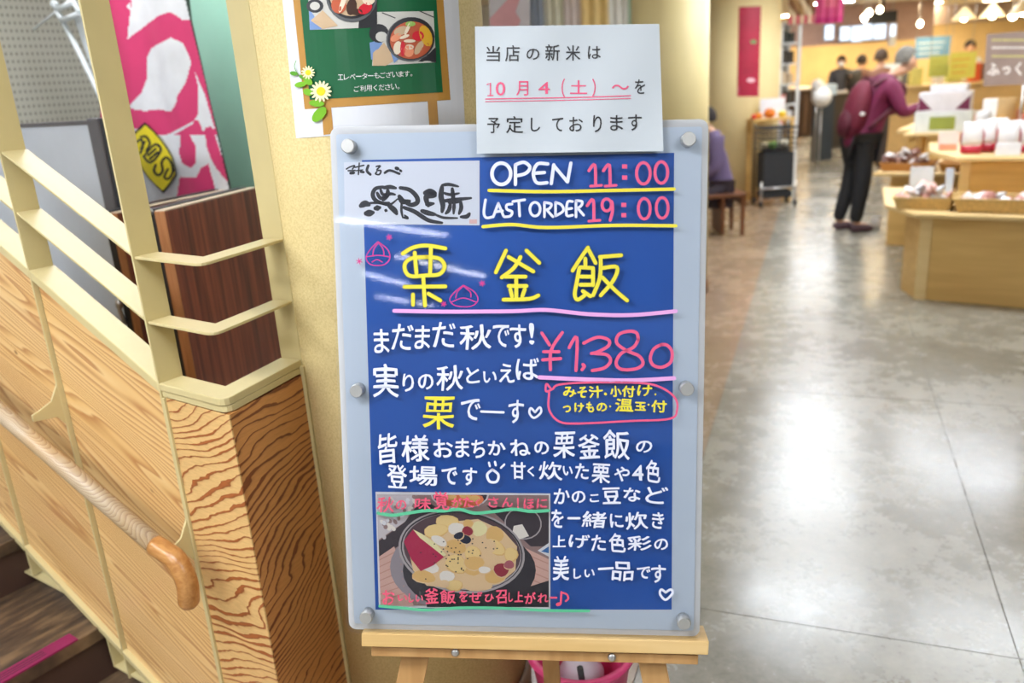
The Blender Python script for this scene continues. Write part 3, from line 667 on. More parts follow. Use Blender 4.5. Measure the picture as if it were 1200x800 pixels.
for x, y, a, b, m, r in [(499, 42, 7, 13, 6, -20), (470, 36, 9, 5, 2, -20), (464, 44, 7, 4, 11, -30), (490, 42, 7, 6, 4, 0), (474, 43, 6, 2, 5, -20), (480, 48, 7, 2, 5, 0), (478, 33, 2, 9, 5, 25), (481, 28, 6, 3, 8, 0), (466, 56, 5, 8, 5, 10), (479, 60, 6, 7, 11, 0), (472, 57, 3, 9, 4, 0), (491, 56, 4, 9, 2, 30), (497, 58, 3, 9, 3, 35), (480, 55, 5, 3, 5, 0)]: p.ell(x, y, a, b, m, .0038 + x * 1e-6, r, 12, 1)
p.build('food_photograph', cols, pt_)
p = Print(CYL); WHI = pm((236, 238, 236))
def row(p, txt, x0, y0, x1, y1, size, mi, h, bold=0.0, small='', wid=0.86):
    n = len(txt)
    for i, c in enumerate(txt):
        x = x0 + (x1 - x0) * i / (n - 1); y = y0 + (y1 - y0) * i / (n - 1); hw = size * wid / 2; hh = size / 2
        if c == 'ー': p.ch(c, (x - hw, y - .6, x + hw, y + .6), mi, h, bold); continue
        if c == '。': p.ch(c, (x - hw, y + hh * .3, x - hw + size * .35, y + hh), mi, h, bold); continue
        if c in 'くし': hw *= .7
        p.ch(c, (x - hw, y - hh, x + hw, y + hh), mi, h, bold)
row(p, 'エレベーターもございます。', 399, 90.5, 484, 86, 6.6, 0, .002, 0.0, wid=.95); row(p, 'ご利用ください。', 418, 104, 469, 101, 6.8, 0, .002, wid=.95)
p.build('lettering', [WHI], pt_)
p = Print(CYL); GRL, YLW, CRM, GRD = pm((120, 182, 36)), pm((244, 214, 30)), pm((250, 246, 190)), pm((90, 160, 40))
for x, y, a, b, r in [(344, 86, 4.5, 2.6, 10), (352, 99, 7, 3.2, -10), (361, 95, 6, 4, 40), (361, 108, 6, 4, 20), (371, 121, 9, 4, 5), (374, 134, 11, 6, -48), (353, 90, 3, 2, 40)]: p.ell(x, y, a, b, 0 if a > 5 else 3, .0045 + x * 2e-6, r, 14, 2)
p.stroke([(347, 71), (345, 78), (349, 87), (356, 94)], .8, 3, .0044)
for cx, cy, r, n in [(361, 85, 8, 13), (376, 107, 12.5, 15)]:
    for k in range(n):
        t_ = 2 * math.pi * k / n; p.ell(cx + math.cos(t_) * r * .62, cy + math.sin(t_) * r * .62, r * .42, r * .13, 2, .0058 + k * 1e-5, math.degrees(t_), 8, 1)
    p.ell(cx, cy, r * .42, r * .42, 1, .0064, 0, 12, 1)
p.build('printed_flowers', [GRL, YLW, CRM, GRD], pt_, label='yellow and white daisies with green leaves')
# ================================================================== the menu board on its easel
BO = np.array([-0.27950, 1.38804, 1.53136]); BN = np.array([-0.07580, -0.97960, 0.18610]); BN /= np.linalg.norm(BN)
BU = np.array([0.61734, -0.05226, -0.02362]); BV = np.array([-0.04099, -0.16062, -0.86213])
bw, bh = np.linalg.norm(BU), np.linalg.norm(BV); BU1, BV1 = BU / bw, BV / bh; BV1 = np.cross(BN, BU1); BV1 = BV1 if BV1[2] < 0 else -BV1
def BD(px, py, h=0.0): return onplane(px, py, BO + BN * h, BN)
def BUV(u_, v_, h): return BO + BU1 * u_ + BV1 * v_ + BN * h
def rrect(u0, v0, u1, v1, r, h, th, n=5):
    P = []
    for cx, cy, a0 in ((u1 - r, v0 + r, -90), (u1 - r, v1 - r, 0), (u0 + r, v1 - r, 90), (u0 + r, v0 + r, 180)):
        for k in range(n + 1):
            a = math.radians(a0 + 90 * k / n); P.append(BUV(cx + r * math.cos(a), cy + r * math.sin(a), h))
    return MB().slab(P, BN * th)
bd = thing('menu_board', 'handwritten menu poster under clear acrylic on a pale board standing on the easel', 'menu board', BUV(bw / 2, bh, -0.01))
rrect(0, 0, bw, bh, 0.014, -0.016, 0.004).build('frosted_backing', mat((206, 206, 206), 0.35, var=.01), bd, bev=0.0008)
rrect(0.0105, 0.012, bw - 0.0105, bh - 0.012, 0.004, -0.0118, 0.0012).build('inner_backing', mat((200, 212, 226), 0.4, var=.015, scale=3), bd)
rrect(0, 0, bw, bh, 0.014, -0.003, 0.003).build('clear_plate', CLEAR, bd, label='clear acrylic front plate')
hB = -0.0102
BLUE = mat((22, 84, 172), 0.55, var=0.10, scale=5, name='blue_card')
p = Print(BD); p.quad([(424, 187.5), (790, 179), (787, 714), (440, 714)], 0, hB, 4, 4); p.build('blue_sheet', [BLUE], bd)
p = Print(BD); p.quad([(403, 190), (562, 188), (562, 264), (404, 262)], 0, hB + .0012, 4, 4); p.build('logo_card', [mat((222, 226, 236), 0.5, var=.01)], bd)
# brush lettering on the card (thick strokes read off the photograph)
p = Print(BD); hL = hB + .0016; INK = mat((44, 46, 54), 0.6)
def B6(pts): return [(380 + a / 5, 140 + b / 5) for a, b in pts]          # from the enlarged view
for w_, pts in [(1.8, [(130, 290), (150, 278), (178, 270), (165, 290)]), (1.8, [(140, 300), (180, 298)]), (1.8, [(180, 280), (232, 268)]), (1.8, [(205, 255), (200, 322)]), (1.4, [(185, 300), (225, 295)]), (3.6, [(155, 314), (172, 312)]), (3.0, [(215, 306), (230, 308)]),
                (3.2, [(258, 270), (250, 300), (270, 322)]), (2.0, [(305, 275), (328, 272), (308, 296), (332, 300), (322, 322), (300, 318), (308, 306)]), (3.0, [(355, 312), (385, 298), (440, 318)]), (4.2, [(422, 285), (430, 288)]), (3, [(445, 298), (450, 302)])]:
    p.stroke(B6(pts), w_, 0, hL)
for w_, pts in [(5.0, [(345, 395), (300, 405), (284, 440), (300, 472), (340, 490), (380, 488)]), (5.0, [(350, 400), (385, 395), (420, 402)]), (4.0, [(330, 410), (345, 440), (390, 435), (415, 440)]), (4.4, [(310, 430), (330, 460), (370, 452)]), (5.6, [(345, 470), (370, 440), (372, 410)]),
                (3.0, [(250, 490), (320, 488), (380, 500), (430, 465)]), (6.5, [(380, 505), (410, 530), (424, 552)]), (7.5, [(215, 505), (240, 492), (262, 500)]), (8.0, [(245, 550), (265, 548), (285, 545)]), (7.0, [(300, 520), (325, 516)]), (5.0, [(360, 532), (365, 534)]),
                (5.6, [(445, 400), (500, 412), (540, 450), (545, 485), (510, 500), (470, 480), (450, 455)]), (6.5, [(440, 450), (460, 480), (500, 478)]), (3.0, [(455, 470), (452, 530), (460, 575)]), (5.2, [(465, 515), (530, 540), (610, 590), (690, 605)]), (3.0, [(460, 572), (490, 578), (470, 560)]),
                (7.0, [(590, 430), (620, 420), (645, 440), (600, 450), (600, 480), (610, 505)]), (5.4, [(600, 498), (640, 492)]), (6.0, [(572, 535), (610, 548), (650, 556)]), (3.2, [(650, 556), (700, 575), (780, 577)]),
                (6.5, [(690, 395), (684, 450), (695, 500), (690, 540)]), (4.0, [(690, 385), (730, 380), (785, 392)]), (3.6, [(700, 430), (740, 440), (790, 432)]), (5.0, [(750, 405), (755, 460), (750, 475)]), (4.6, [(695, 478), (760, 470), (860, 460)]), (4.8, [(740, 490), (730, 530), (712, 550)]), (4.4, [(762, 480), (758, 550)]), (5.0, [(800, 488), (802, 520), (790, 552)]), (3.6, [(730, 488), (805, 482)]), (5.0, [(850, 552), (835, 568), (800, 570)])]:
    p.stroke(B6(pts), w_ * .88, 0, hL, taper=True)
p.build('brush_lettering', [INK], bd)
p = Print(BD); p.quad([(550, 257), (559, 257), (559, 262), (550, 262)], 0, hL); p.build('red_seal', [mat((232, 190, 186), .6)], bd)
# paint-marker lettering on the clear plate
WH, YE, PI, LP, GR = mat((216, 220, 234), 0.5, var=.01), mat((222, 210, 56), 0.5, var=.02), mat((218, 86, 126), 0.5, var=.02), mat((220, 160, 214), 0.5, var=.01), mat((84, 176, 134), 0.5, var=.02)
hW = 0.0005; YD = mat((96, 104, 60), 0.6)
def strokes(name, m, items, h=hW, label=None, **k):
    p = Print(BD)
    for i, (w_, pts) in enumerate(items): p.stroke(pts, w_, 0, h + i * 1e-6, **k)
    return p.build(name, [m], bd, label=label)
p = Print(BD); p.oval(587.5, 203.5, 11, 12.5, 4.2, 0, hW)
for pts in [[(604, 193), (604, 216)], [(604, 193), (614, 190), (621, 196), (616, 203), (605, 206)], [(642, 192), (630, 192), (625, 203), (629, 214), (641, 214)], [(626, 203), (638, 202)]]: p.stroke(pts, 4.0, 0, hW + 1e-5)
p.stroke([(646, 215), (649, 193)], 4, 0, hW); p.stroke([(649, 194), (665, 213)], 4, 0, hW + 1e-5); p.stroke([(665, 213), (669, 191)], 4, 0, hW)
p.build('marker_lettering', [WH], bd, label='white word OPEN'); p = Print(BD)
for pts in [[(569, 234), (567, 249), (570, 255), (577, 254)], [(578, 254), (584, 238)], [(584, 238), (590, 253)], [(581, 248), (589, 247)], [(600, 239), (594, 240), (594, 245), (600, 248), (598, 253), (591, 254)], [(601, 236), (615, 234)], [(608, 236), (609, 253)],
            [(638, 254), (638, 237)], [(638, 237), (646, 239), (644, 244), (639, 246)], [(641, 246), (648, 254)], [(651, 237), (651, 253)], [(651, 237), (658, 240), (660, 247), (651, 253)], [(671, 236), (665, 237), (664, 252), (671, 252)], [(664, 245), (670, 244)], [(675, 254), (675, 235)], [(675, 235), (682, 236), (681, 241), (676, 244)], [(677, 244), (684, 252)]]:
    p.stroke(pts, 3.1, 0, hW + 1e-5)
p.oval(627, 245, 6, 8, 3.1, 0, hW)
p.build('marker_lettering', [WH], bd, label='white words LAST ORDER')
p = Print(BD)
for x, y, s_ in [(699, 217, 1.0), (716, 217, 1.0), (697, 258, 1.0)]:
    if y > 230:
        for x2, y2 in [(732, 195), (732, 208)]: p.quad([(x2 - 3, y2 - 2.5), (x2 + 3, y2 - 2.5), (x2 + 3, y2 + 2.5), (x2 - 3, y2 + 2.5)], 0, hW)
        p.oval(754, 203, 8, 12.5, 3.6, 0, hW); p.oval(775, 202, 7.5, 12.5, 3.6, 0, hW); p.build('marker_lettering', [PI], bd, label='pink opening time 11:00'); p = Print(BD)
    p.stroke([(x - 9, y - 17), (x - 2, y - 24), (x - 1, y - 1)], 3.6, 0, hW); p.stroke([(x - 7, y + 1), (x + 6, y)], 3.2, 0, hW + 1e-5)
for x, y in [(731, 240), (731, 252)]: p.quad([(x - 3, y - 2.5), (x + 3, y - 2.5), (x + 3, y + 2.5), (x - 3, y + 2.5)], 0, hW)
p.oval(755, 244.5, 7, 12, 3.4, 0, hW); p.oval(776, 243.5, 7, 12, 3.4, 0, hW)
p.oval(711, 240, 5.5, 7, 3.4, 0, hW); p.stroke([(717, 236), (718, 246), (715, 258)], 3.6, 0, hW + 1e-5)
p.build('marker_lettering', [PI], bd, label='pink last order time 19:00')
strokes('marker_line', YE, [(4, [(573, 223), (640, 224.5), (720, 223), (790, 221.5)])]); strokes('marker_line', YE, [(4, [(566, 265.5), (600, 263), (640, 266.5), (720, 264), (792, 264.5)])])
BIG = [[(472, 297), (484, 290), (500, 287.5), (522, 291)], [(486, 296), (488, 320)], [(505, 290), (504, 320)], [(500, 301), (481, 303), (474, 312), (480, 323), (500, 322.5), (515, 321), (521, 312), (515, 303), (500, 301)], [(496, 324), (498, 358)], [(474, 336), (522, 335.5)], [(484, 345), (484, 357)], [(502, 344), (516, 352)],
       [(593, 293.5), (581, 319)], [(617, 293.5), (632, 308)], [(596, 301), (625, 318)], [(610, 301), (602, 314), (588, 325)], [(592, 324), (616, 324)], [(605, 326), (605, 350)], [(596, 335), (617, 335)], [(598, 339), (600, 347)], [(615, 339), (612, 347)], [(590, 351), (620, 350), (631, 346)],
       [(689, 290), (680, 303), (671, 317)], [(690, 293), (698, 308)], [(686, 303), (686, 311)], [(680, 313), (695, 314)], [(679, 314), (676, 330), (673.5, 345), (677, 351), (685, 346)], [(695, 314), (695, 334)], [(680, 324), (694, 324)], [(680, 333.5), (694, 333.5)], [(683, 341), (692, 347)],
       [(703, 301), (728, 299)], [(704, 302), (703, 325), (695, 346)], [(706, 314), (723, 313), (719, 328), (704, 346)], [(706, 325), (722, 341), (735, 352)]]
strokes('marker_lettering', YE, [(4.4, q) for q in BIG], hW + .0003, label='large yellow characters')
strokes('marker_outline', YD, [(5.6, q) for q in BIG], hW)
strokes('marker_line', LP, [(4.6, [(462, 364), (520, 365), (600, 364.5), (640, 363), (690, 368), (740, 369), (792, 364.5)])])
PR = [[(635, 390), (644, 404)], [(659, 389.5), (646, 410), (645, 433)], [(637, 412), (655, 412)], [(636, 421.5), (657, 420)], [(667, 407), (676, 395), (675, 434)], [(683, 427), (685, 429), (682, 433)], [(684, 402), (700, 395), (713, 398), (713, 405), (701, 412), (693, 414)], [(697, 414), (711, 415.5), (715.5, 423), (708, 431), (694, 434)],
      [(748, 398), (746, 390), (737, 388), (725, 392), (723, 402), (735, 411), (749, 417), (753.5, 426), (745, 432), (728, 432.5), (722, 425), (728, 414), (742, 407), (748, 398)]]
strokes('marker_lettering', PI, [(3.8, q) for q in PR] + [(3.8, [(775, 403.5), (766, 409), (762, 420), (766, 428), (776, 430), (786, 424), (787.5, 412), (782, 404.5), (775, 403.5)])], label='large pink price')
strokes('marker_line', LP, [(4.8, [(632, 442), (690, 444.5), (740, 445.5), (790, 443)])])
strokes('speech_bubble', PI, [(2.5, [(647, 456), (640, 458.5), (640.5, 449.5), (647, 456), (655, 450.5), (690, 448), (750, 448.5), (775, 454), (791, 466), (793.5, 480), (785, 490.5), (740, 493), (680, 496), (656, 494), (643.5, 480), (643.5, 460)])])
CH = [[(443, 283), (434, 292), (429, 302), (435, 310), (450, 310), (457, 302), (454, 292), (443, 283)], [(429, 301), (443, 299), (457, 301)], [(443, 285), (438, 292), (437, 300)], [(444, 285), (449, 292), (450, 300)], [(436, 307), (442, 304), (448, 307)],
      [(543, 334), (533, 342), (527, 351), (534, 358), (551, 359), (560, 352), (556, 342), (543, 334)], [(529, 354), (543, 349), (558, 354)], [(543, 335), (536, 342), (534, 349)], [(543, 335), (551, 342), (552, 348)]]
for x, y, r in [(456, 278, 3.4), (421, 306, 3.4), (565, 332, 3.4), (520, 356, 3.0)]:
    for k in range(3): CH.append([(x - r * math.cos(k * 1.05 + .3), y - r * math.sin(k * 1.05 + .3)), (x + r * math.cos(k * 1.05 + .3), y + r * math.sin(k * 1.05 + .3))])
_ck = mat((206, 50, 130), 0.5); strokes('chestnut_drawing', _ck, [(1.1, q) for q in CH[:5] + CH[9:15]]); strokes('chestnut_drawing', _ck, [(1.1, q) for q in CH[5:9] + CH[15:]])
def line(items, m, bold=0.024, wob=0.024, h=hW, label=None, name='marker_lettering', slant=0.0):
    p = Print(BD)
    for c, *bx in items:
        r = ((bx[0] * 7) % 5 - 2) * .8; p.ch(c, bx, 0, h, bold, wob, r, slant)
    return p.build(name, [m], bd, label=label)
T1 = [('ま', 438, 386, 456, 414), ('だ', 459, 380, 484, 410), ('ま', 486, 382, 504, 409), ('だ', 507, 378, 534, 407), ('秋', 538, 380, 576, 409), ('で', 577, 380, 597, 406), ('す', 598, 380, 617, 408), ('!', 620, 378, 626, 403)]
T2 = [('実', 437, 427, 467, 465), ('り', 472, 438, 485, 459), ('の', 490, 438, 508, 456), ('秋', 511, 428, 543, 457), ('と', 546, 430, 562, 449), ('い', 566, 435, 582, 448), ('え', 585, 426, 603, 448), ('ば', 605, 419, 632, 445)]
T3 = [('で', 540, 468, 563, 493), ('す', 596, 469, 614, 496)]
T4 = [('皆', 443, 508, 466, 543), ('様', 471, 510, 503, 541), ('お', 508, 515, 531, 536), ('ま', 534, 514, 550, 536), ('ち', 553, 515, 568, 536), ('か', 572, 516, 592, 533), ('ね', 598, 515, 621, 534), ('の', 626, 517, 643, 532), ('栗', 649, 506, 674, 536), ('釜', 678, 509, 703, 537), ('飯', 707, 504, 738, 538), ('の', 745, 516, 764, 530)]
T5 = [('登', 454, 544, 477, 572), ('場', 480, 546, 513, 569), ('で', 518, 548, 536, 568), ('す', 542, 548, 559, 569), ('甘', 599, 541, 616, 561), ('く', 618, 546, 626, 558), ('炊', 632, 541, 659, 562), ('い', 660, 546, 671, 557), ('た', 674, 543, 690, 561), ('栗', 694, 543, 715, 566), ('や', 720, 547, 738, 564), ('4', 741, 545, 754, 563), ('色', 757, 539, 774, 565)]
T6 = [('か', 649, 572, 668, 590), ('の', 670, 575, 686, 589), ('こ', 691, 579, 702, 588), ('豆', 706, 571, 727, 590), ('な', 731, 571, 751, 587), ('ど', 757, 570, 783, 590)]
T7 = [('を', 646, 597, 660, 618), ('緒', 682, 599, 710, 618), ('に', 715, 602, 730, 618), ('炊', 733, 600, 759, 620), ('き', 764, 600, 778, 619)]
T8 = [('上', 648, 627, 663, 641), ('げ', 667, 626, 691, 642), ('た', 693, 627, 710, 645), ('色', 714, 625, 733, 647), ('彩', 735, 628, 763, 645), ('の', 767, 631, 783, 644)]
T9 = [('美', 648, 651, 667, 680), ('し', 672, 666, 681, 678), ('い', 685, 667, 697, 676), ('品', 717, 658, 742, 680), ('で', 746, 664, 762, 678), ('す', 763, 662, 780, 683)]
for T in (T1, T2, T3, T4, T5, T6, T7, T8, T9): line(T, WH)
strokes('marker_lettering', WH, [(2.8, [(564, 482), (590, 483)]), (2.8, [(666, 607), (679, 607)]), (2.8, [(702, 666.5), (718, 665.5)]), (2.6, [(627, 483), (622, 478), (620.5, 484), (626, 489.5), (634, 483), (632.5, 477), (627, 483)]), (2.8, [(780, 694), (775, 690.5), (773.5, 696), (780, 702.5), (788, 695), (786, 690.5), (780, 694)]),
                            (3, [(577, 550), (571, 556), (574, 564), (582, 564), (584, 556), (577, 550)]), (2.6, [(573, 542), (574, 546)]), (2.6, [(580, 541), (581, 545)]), (2.4, [(591, 544), (587, 548)])])
line([('栗', 496, 465, 533, 502)], YE, 0.02, label='small yellow chestnut character')
Y1 = [('み', 660, 453, 675, 465), ('そ', 677, 453, 688, 466), ('汁', 690, 452, 706, 466), ('・', 708, 460, 711, 463), ('小', 715, 452, 728, 465), ('付', 729, 452, 744, 465), ('け', 747, 451, 764, 464), ('・', 767, 461, 769, 463), ('つ', 660, 475, 669, 483), ('け', 673, 472, 684, 483), ('も', 687, 471, 696, 483), ('の', 699, 472, 711, 482), ('・', 714, 475, 716, 477), ('温', 721, 467, 742, 482), ('玉', 744, 471, 757, 481), ('・', 759, 473, 761, 475), ('付', 763, 469, 781, 483)]
line(Y1[:8], YE, 0.028, label='upper yellow words in the speech bubble'); line(Y1[8:], YE, 0.028, label='lower yellow words in the speech bubble')
# food photograph in the poster
FP = [pm(c, .45) for c in [(150, 122, 118), (226, 224, 226), (58, 48, 56), (214, 170, 156), (196, 146, 132), (150, 140, 146), (46, 42, 50), (176, 166, 166), (84, 62, 68), (232, 196, 150), (240, 206, 138), (228, 182, 112), (178, 30, 76), (238, 226, 170), (150, 40, 60), (30, 34, 56), (236, 226, 214), (206, 196, 198), (226, 120, 76), (60, 110, 170), (170, 90, 100)]]
p = Print(BD); p.quad([(440, 576), (645, 578), (645, 714), (444, 711.5)], 1, hB + .0010); p.build('photo_border', FP[:2], bd)
p = Print(BD); CL = lambda x, y, h: BD(min(643, max(442 + (y - 578) * .03, x)), min(711, max(579.5, y)), h); p.surf = CL; h0 = hB + .0014; cnt = [0]
def HH(): cnt[0] += 1; return h0 + cnt[0] * 2.0e-5
p.quad([(442, 578.5), (643, 580), (643, 711), (446, 709)], 0, HH()); 
rnd = random.Random(4)
p.fan([(442, 580), (488, 580), (476, 610), (444, 632)], 17, HH())
H1, H2 = HH(), HH()
for k in range(90):
    x = 443 + rnd.random() * 44; y = 581 + rnd.random() * 54
    if (x - 443) * 1.1 + (y - 590) * 1.0 > 50: continue
    p.ell(x, y, 2.2 + rnd.random() * 1.6, 1.8 + rnd.random(), rnd.choice([1, 16, 17, 0]), H1 + k * 2e-6, rnd.random() * 90, 8)
p.fan([(443, 634), (474, 612), (490, 590), (505, 590), (520, 600), (470, 638), (443, 652)], 2, HH())
p.fan([(570, 592), (643, 600), (643, 640), (622, 640), (600, 620)], 2, HH()); p.fan([(643, 580), (585, 580), (600, 598), (643, 600)], 0, HH())
p.ell(539, 580, 34, 16, 17, HH(), 0, 20); p.ell(539, 580, 32, 14.5, 2, HH(), 0, 20); p.ell(541, 585, 26, 10, 18, HH(), 0, 16)
for x, y in [(528, 582), (545, 580), (556, 584), (536, 590)]: p.ell(x, y, 7, 4, 11, HH(), 0, 10)
for P in ([(443, 652), (462, 640), (475, 680), (485, 710), (446, 709)], [(612, 640), (643, 655), (643, 690), (620, 706), (605, 680)]): p.fan(P, 3, HH())
for k in range(7): p.stroke([(444, 656 + k * 8), (468 + k, 644 + k * 8.5)], 1.3, 4, HH() if k == 0 else h0 + cnt[0] * 2e-5 + k * 1e-6)
for k in range(5): p.stroke([(614, 648 + k * 9), (642, 660 + k * 9)], 1.3, 4, h0 + cnt[0] * 2e-5 + k * 1e-6)
p.ell(540, 664, 83, 52, 5, HH(), 0, 32); p.fan([(500, 705), (620, 690), (643, 680), (643, 711), (500, 711)], 6, HH()); p.ell(550, 668, 78, 48, 6, HH(), 0, 32)
p.ell(613, 613, 22, 19, 7, HH(), 10, 20); p.ell(613, 613, 20.5, 17.5, 2, HH(), 10, 20); p.fan([(602, 616), (612, 614), (620, 628), (608, 632), (600, 626)], 16, HH())
p.fan([(630, 645), (643, 636), (643, 652)], 1, HH()); p.fan([(634, 646), (643, 640), (643, 648)], 19, HH())
p.ell(541, 646, 74.5, 48.5, 7, HH(), 8, 40); p.ell(541, 645.5, 72, 46, 6, HH(), 8, 40); p.ell(541, 646, 70.5, 44.5, 7, HH(), 8, 40); p.ell(541.5, 645, 69, 43.5, 8, HH(), 8, 40)
p.fan([(478, 640), (500, 625), (520, 612), (560, 608), (590, 622), (606, 640), (604, 668), (585, 684), (540, 690), (500, 686), (484, 668)], 9, HH())
for x, y, a, b, m, r in [(500, 662, 16, 8, 16, 30), (497, 676, 14, 7, 11, 10), (524, 676, 9, 7, 16, 0), (560, 686, 16, 6, 9, 0), (580, 676, 12, 8, 11, 0), (532, 686, 10, 6, 10, 0), (552, 665, 13, 9, 11, 20), (535, 661, 13, 10, 10, 30),
                       (524, 612, 13, 8.5, 10, 0), (511, 622, 14, 7.5, 10, -10), (536, 620, 11, 7, 16, 0), (549, 614, 6, 5, 11, 0), (562, 620, 9, 9, 13, 20), (580, 627, 10.5, 10, 11, 10), (579, 641, 14, 8, 10, 25), (599, 650, 7.5, 8, 10, 0), (570, 640, 11, 8, 9, 0),
                       (534, 641, 13, 8.5, 11, 10), (554, 648, 9, 8, 10, 0), (556, 660, 12, 8, 11, 0), (575, 655, 9, 7, 9, 20), (515, 634, 10, 5, 16, 30), (588, 668, 9, 8, 14, 0), (597, 662, 6, 5, 20, 0), (548, 623, 6.5, 6, 14, 0), (545, 632, 8, 5, 15, 20), (538, 628, 6, 4, 15, -20), (568, 668, 7, 4, 16, 0), (520, 684, 6, 4, 9, 0)]:
    p.ell(x, y, a + .8, b + .8, 11 if m == 10 else 9, HH(), r, 12, wob=.06); p.ell(x - .4, y - .6, a, b, m, HH(), r, 12, wob=.06)
p.fan([(473, 634), (484, 620), (497, 628), (512, 640), (522, 651), (508, 662), (493, 669), (482, 655)], 12, HH())
p.fan([(484, 620), (494, 625), (510, 636), (523, 650), (520, 652), (505, 640), (492, 630)], 13, HH())
HS = HH()
for k in range(46): p.ell(522 + rnd.gauss(12, 22), 650 + rnd.gauss(0, 12), 1.0, .8, 6, HS + k * 1e-6, 0, 6)
p.build('food_photograph', FP, bd, label='printed photograph of chestnut rice in a dark bowl')
RD = mat((214, 80, 108), .5)
line([('秋', 442, 582, 462, 600), ('の', 464, 586, 476, 597), ('味', 486, 583, 505, 597), ('覚', 508, 576, 526, 597), ('が', 529, 583, 541, 595), ('た', 543, 582, 555, 594), ('く', 557, 584, 562, 593), ('さ', 572, 582, 584, 594), ('ん', 588, 583, 601, 594), ('!', 606, 583, 608, 595), ('ほ', 614, 584, 626, 596), ('に', 629, 584, 641, 595)], RD, .02, label='red words over the top of the photograph')
line([('お', 448, 691, 462, 708), ('い', 466, 697, 477, 704), ('し', 479, 695, 485, 706), ('い', 487, 697, 496, 705), ('釜', 498, 689, 514, 707), ('飯', 516, 691, 534, 707), ('を', 538, 692, 548, 705), ('ぜ', 550, 693, 565, 706), ('ひ', 568, 696, 579, 705), ('召', 581, 691, 594, 707), ('し', 596, 694, 601, 705), ('上', 603, 693, 613, 705), ('が', 615, 694, 628, 707), ('れ', 630, 695, 643, 706)], RD, .02, label='red words under the photograph')
strokes('marker_lettering', RD, [(2.2, [(645, 700), (652, 700)]), (2.4, [(657, 707), (658, 693.5)]), (2.2, [(658, 694), (664, 696), (666, 701), (663, 704)]), (4.2, [(653.5, 708), (655.5, 707.5)])])
strokes('marker_line', GR, [(3.8, [(443, 601), (460, 603.5), (478, 601), (500, 598), (520, 598.5), (538, 596.5), (556, 601), (580, 599), (602, 596.5), (622, 599), (643, 598)])]); strokes('marker_line', GR, [(3.4, [(445, 710), (470, 712), (500, 714.5), (540, 712), (590, 712.5), (640, 715), (690, 715.5)])])
# six steel standoff knobs
for x, y in [(409, 171.5), (806.5, 163.5), (419, 457), (804.5, 455), (430, 721.5), (801, 728)]:
    c = BD(x, y, 0); r = 0.0115
    kn = MB().lathe(c - BN * .016, BN, [(0, 0), (r, 0), (r, 0.0235), (r * .9, 0.026), (0, 0.026)], 28)
    for q in range(len(kn.sm)): kn.sm[q] = 28 <= q < 56
    kn.build('standoff_knob', mat((196, 196, 194), .38, .75), bd)
# laminated notice taped to the top of the board
def NT(x, y, h=0.0):
    k = max(0, (60 - y) / 60.0); kx = max(0.0, (x - 700) / 76.0)
    return BD(x, y, 0.006 + h + 0.010 * k * k * (0.3 + kx) + 0.002 * math.sin(x * .05 + y * .03))
nt_ = thing('paper_notice', 'laminated white notice with black and pink print, taped over the top of the menu board', 'notice', NT(668, 178))
LAM = mat((198, 205, 211), 0.16, var=.01, coat=.9, bmp=.8, bscale=9, name='laminated_paper')
p = Print(NT); p.quad([(556.5, 31), (772.5, 28), (777.5, 177), (559, 180)], 0, 0, 24, 18); p.sm = [True] * len(p.f); p.build('laminated_sheet', [LAM], nt_)
NK, NP = mat((40, 40, 44), .5), mat((226, 84, 122), .5)
for its, m, lb in [([('当', 570, 54, 586, 72), ('店', 592, 53, 609, 72), ('の', 617, 57, 632, 70), ('新', 639, 52, 656, 71), ('米', 663, 53, 680, 71), ('は', 689, 54, 704, 69), ('を', 744, 93, 756, 110), ('予', 571, 138, 586, 156), ('定', 593, 136, 613, 156), ('し', 622, 138, 633, 154), ('て', 647, 138, 660, 154), ('お', 667, 137, 683, 154), ('り', 695, 135, 705, 155), ('ま', 715, 135, 730, 153), ('す', 736, 134, 752, 153)], NK, 'black printed words'),
                   ([('0', 581, 96, 592, 112), ('月', 605, 95, 619, 112), ('4', 631, 96, 644, 110), ('（', 658, 92, 662, 114), ('土', 668, 94, 688, 110), ('）', 694, 92, 698, 113), ('～', 717, 99, 737, 105)], NP, 'pink printed date')]:
    p = Print(NT)
    for c, *bx in its: p.ch(c, bx, 0, .0008, 0.008)
    p.build('printed_lettering', [m], nt_, label=lb)
p = Print(NT); p.stroke([(569, 116), (620, 115), (680, 114), (739, 112)], 1.2, 0, .0008); p.stroke([(569, 119), (620, 118.2), (680, 117), (739, 115.3)], .9, 0, .0008); p.stroke([(571, 99), (574.6, 97), (574.8, 112)], 1.5, 0, .0009, smooth=False); p.stroke([(571.5, 112), (578, 111.8)], 1.1, 0, .0009); p.build('printed_underline', [NP], nt_)
# ---- easel
EW = m_wood((206, 168, 106), (224, 190, 132), 0.4, [BU1, BN, BV1], (2, 50, 40)); EW2 = m_wood((174, 130, 78), (194, 150, 96), 0.45, [BU1, BN, BV1], (30, 30, 2))
eh = BUV(bw / 2, bh, -.01); ez = thing('easel', 'light wooden display easel carrying the menu board', 'easel', (eh[0], eh[1], 0))
BH_ = np.array([-BN[0], -BN[1], 0]); BH_ /= np.linalg.norm(BH_)                    # horizontally away from the viewer
def led(px0, px1, py0, py1, h0, h1):
    a, b = BD(px0, py0, h1), BD(px1, py1, h1); return a, b
a, b = BD(423.5, 742, .006), BD(831, 751.5, .006); v = BD(423.5, 757.5, .006) - a
MB().hexa([a + v, b + v, b + v - BN * .06, a + v - BN * .06, a, b, b - BN * .06, a - BN * .06]).build('ledge', EW, ez, bev=0.0015, label='pale front ledge')
a, b = BD(435, 757.6, -.006), BD(818.5, 767.5, -.006); v = BD(435, 768.5, -.006) - a
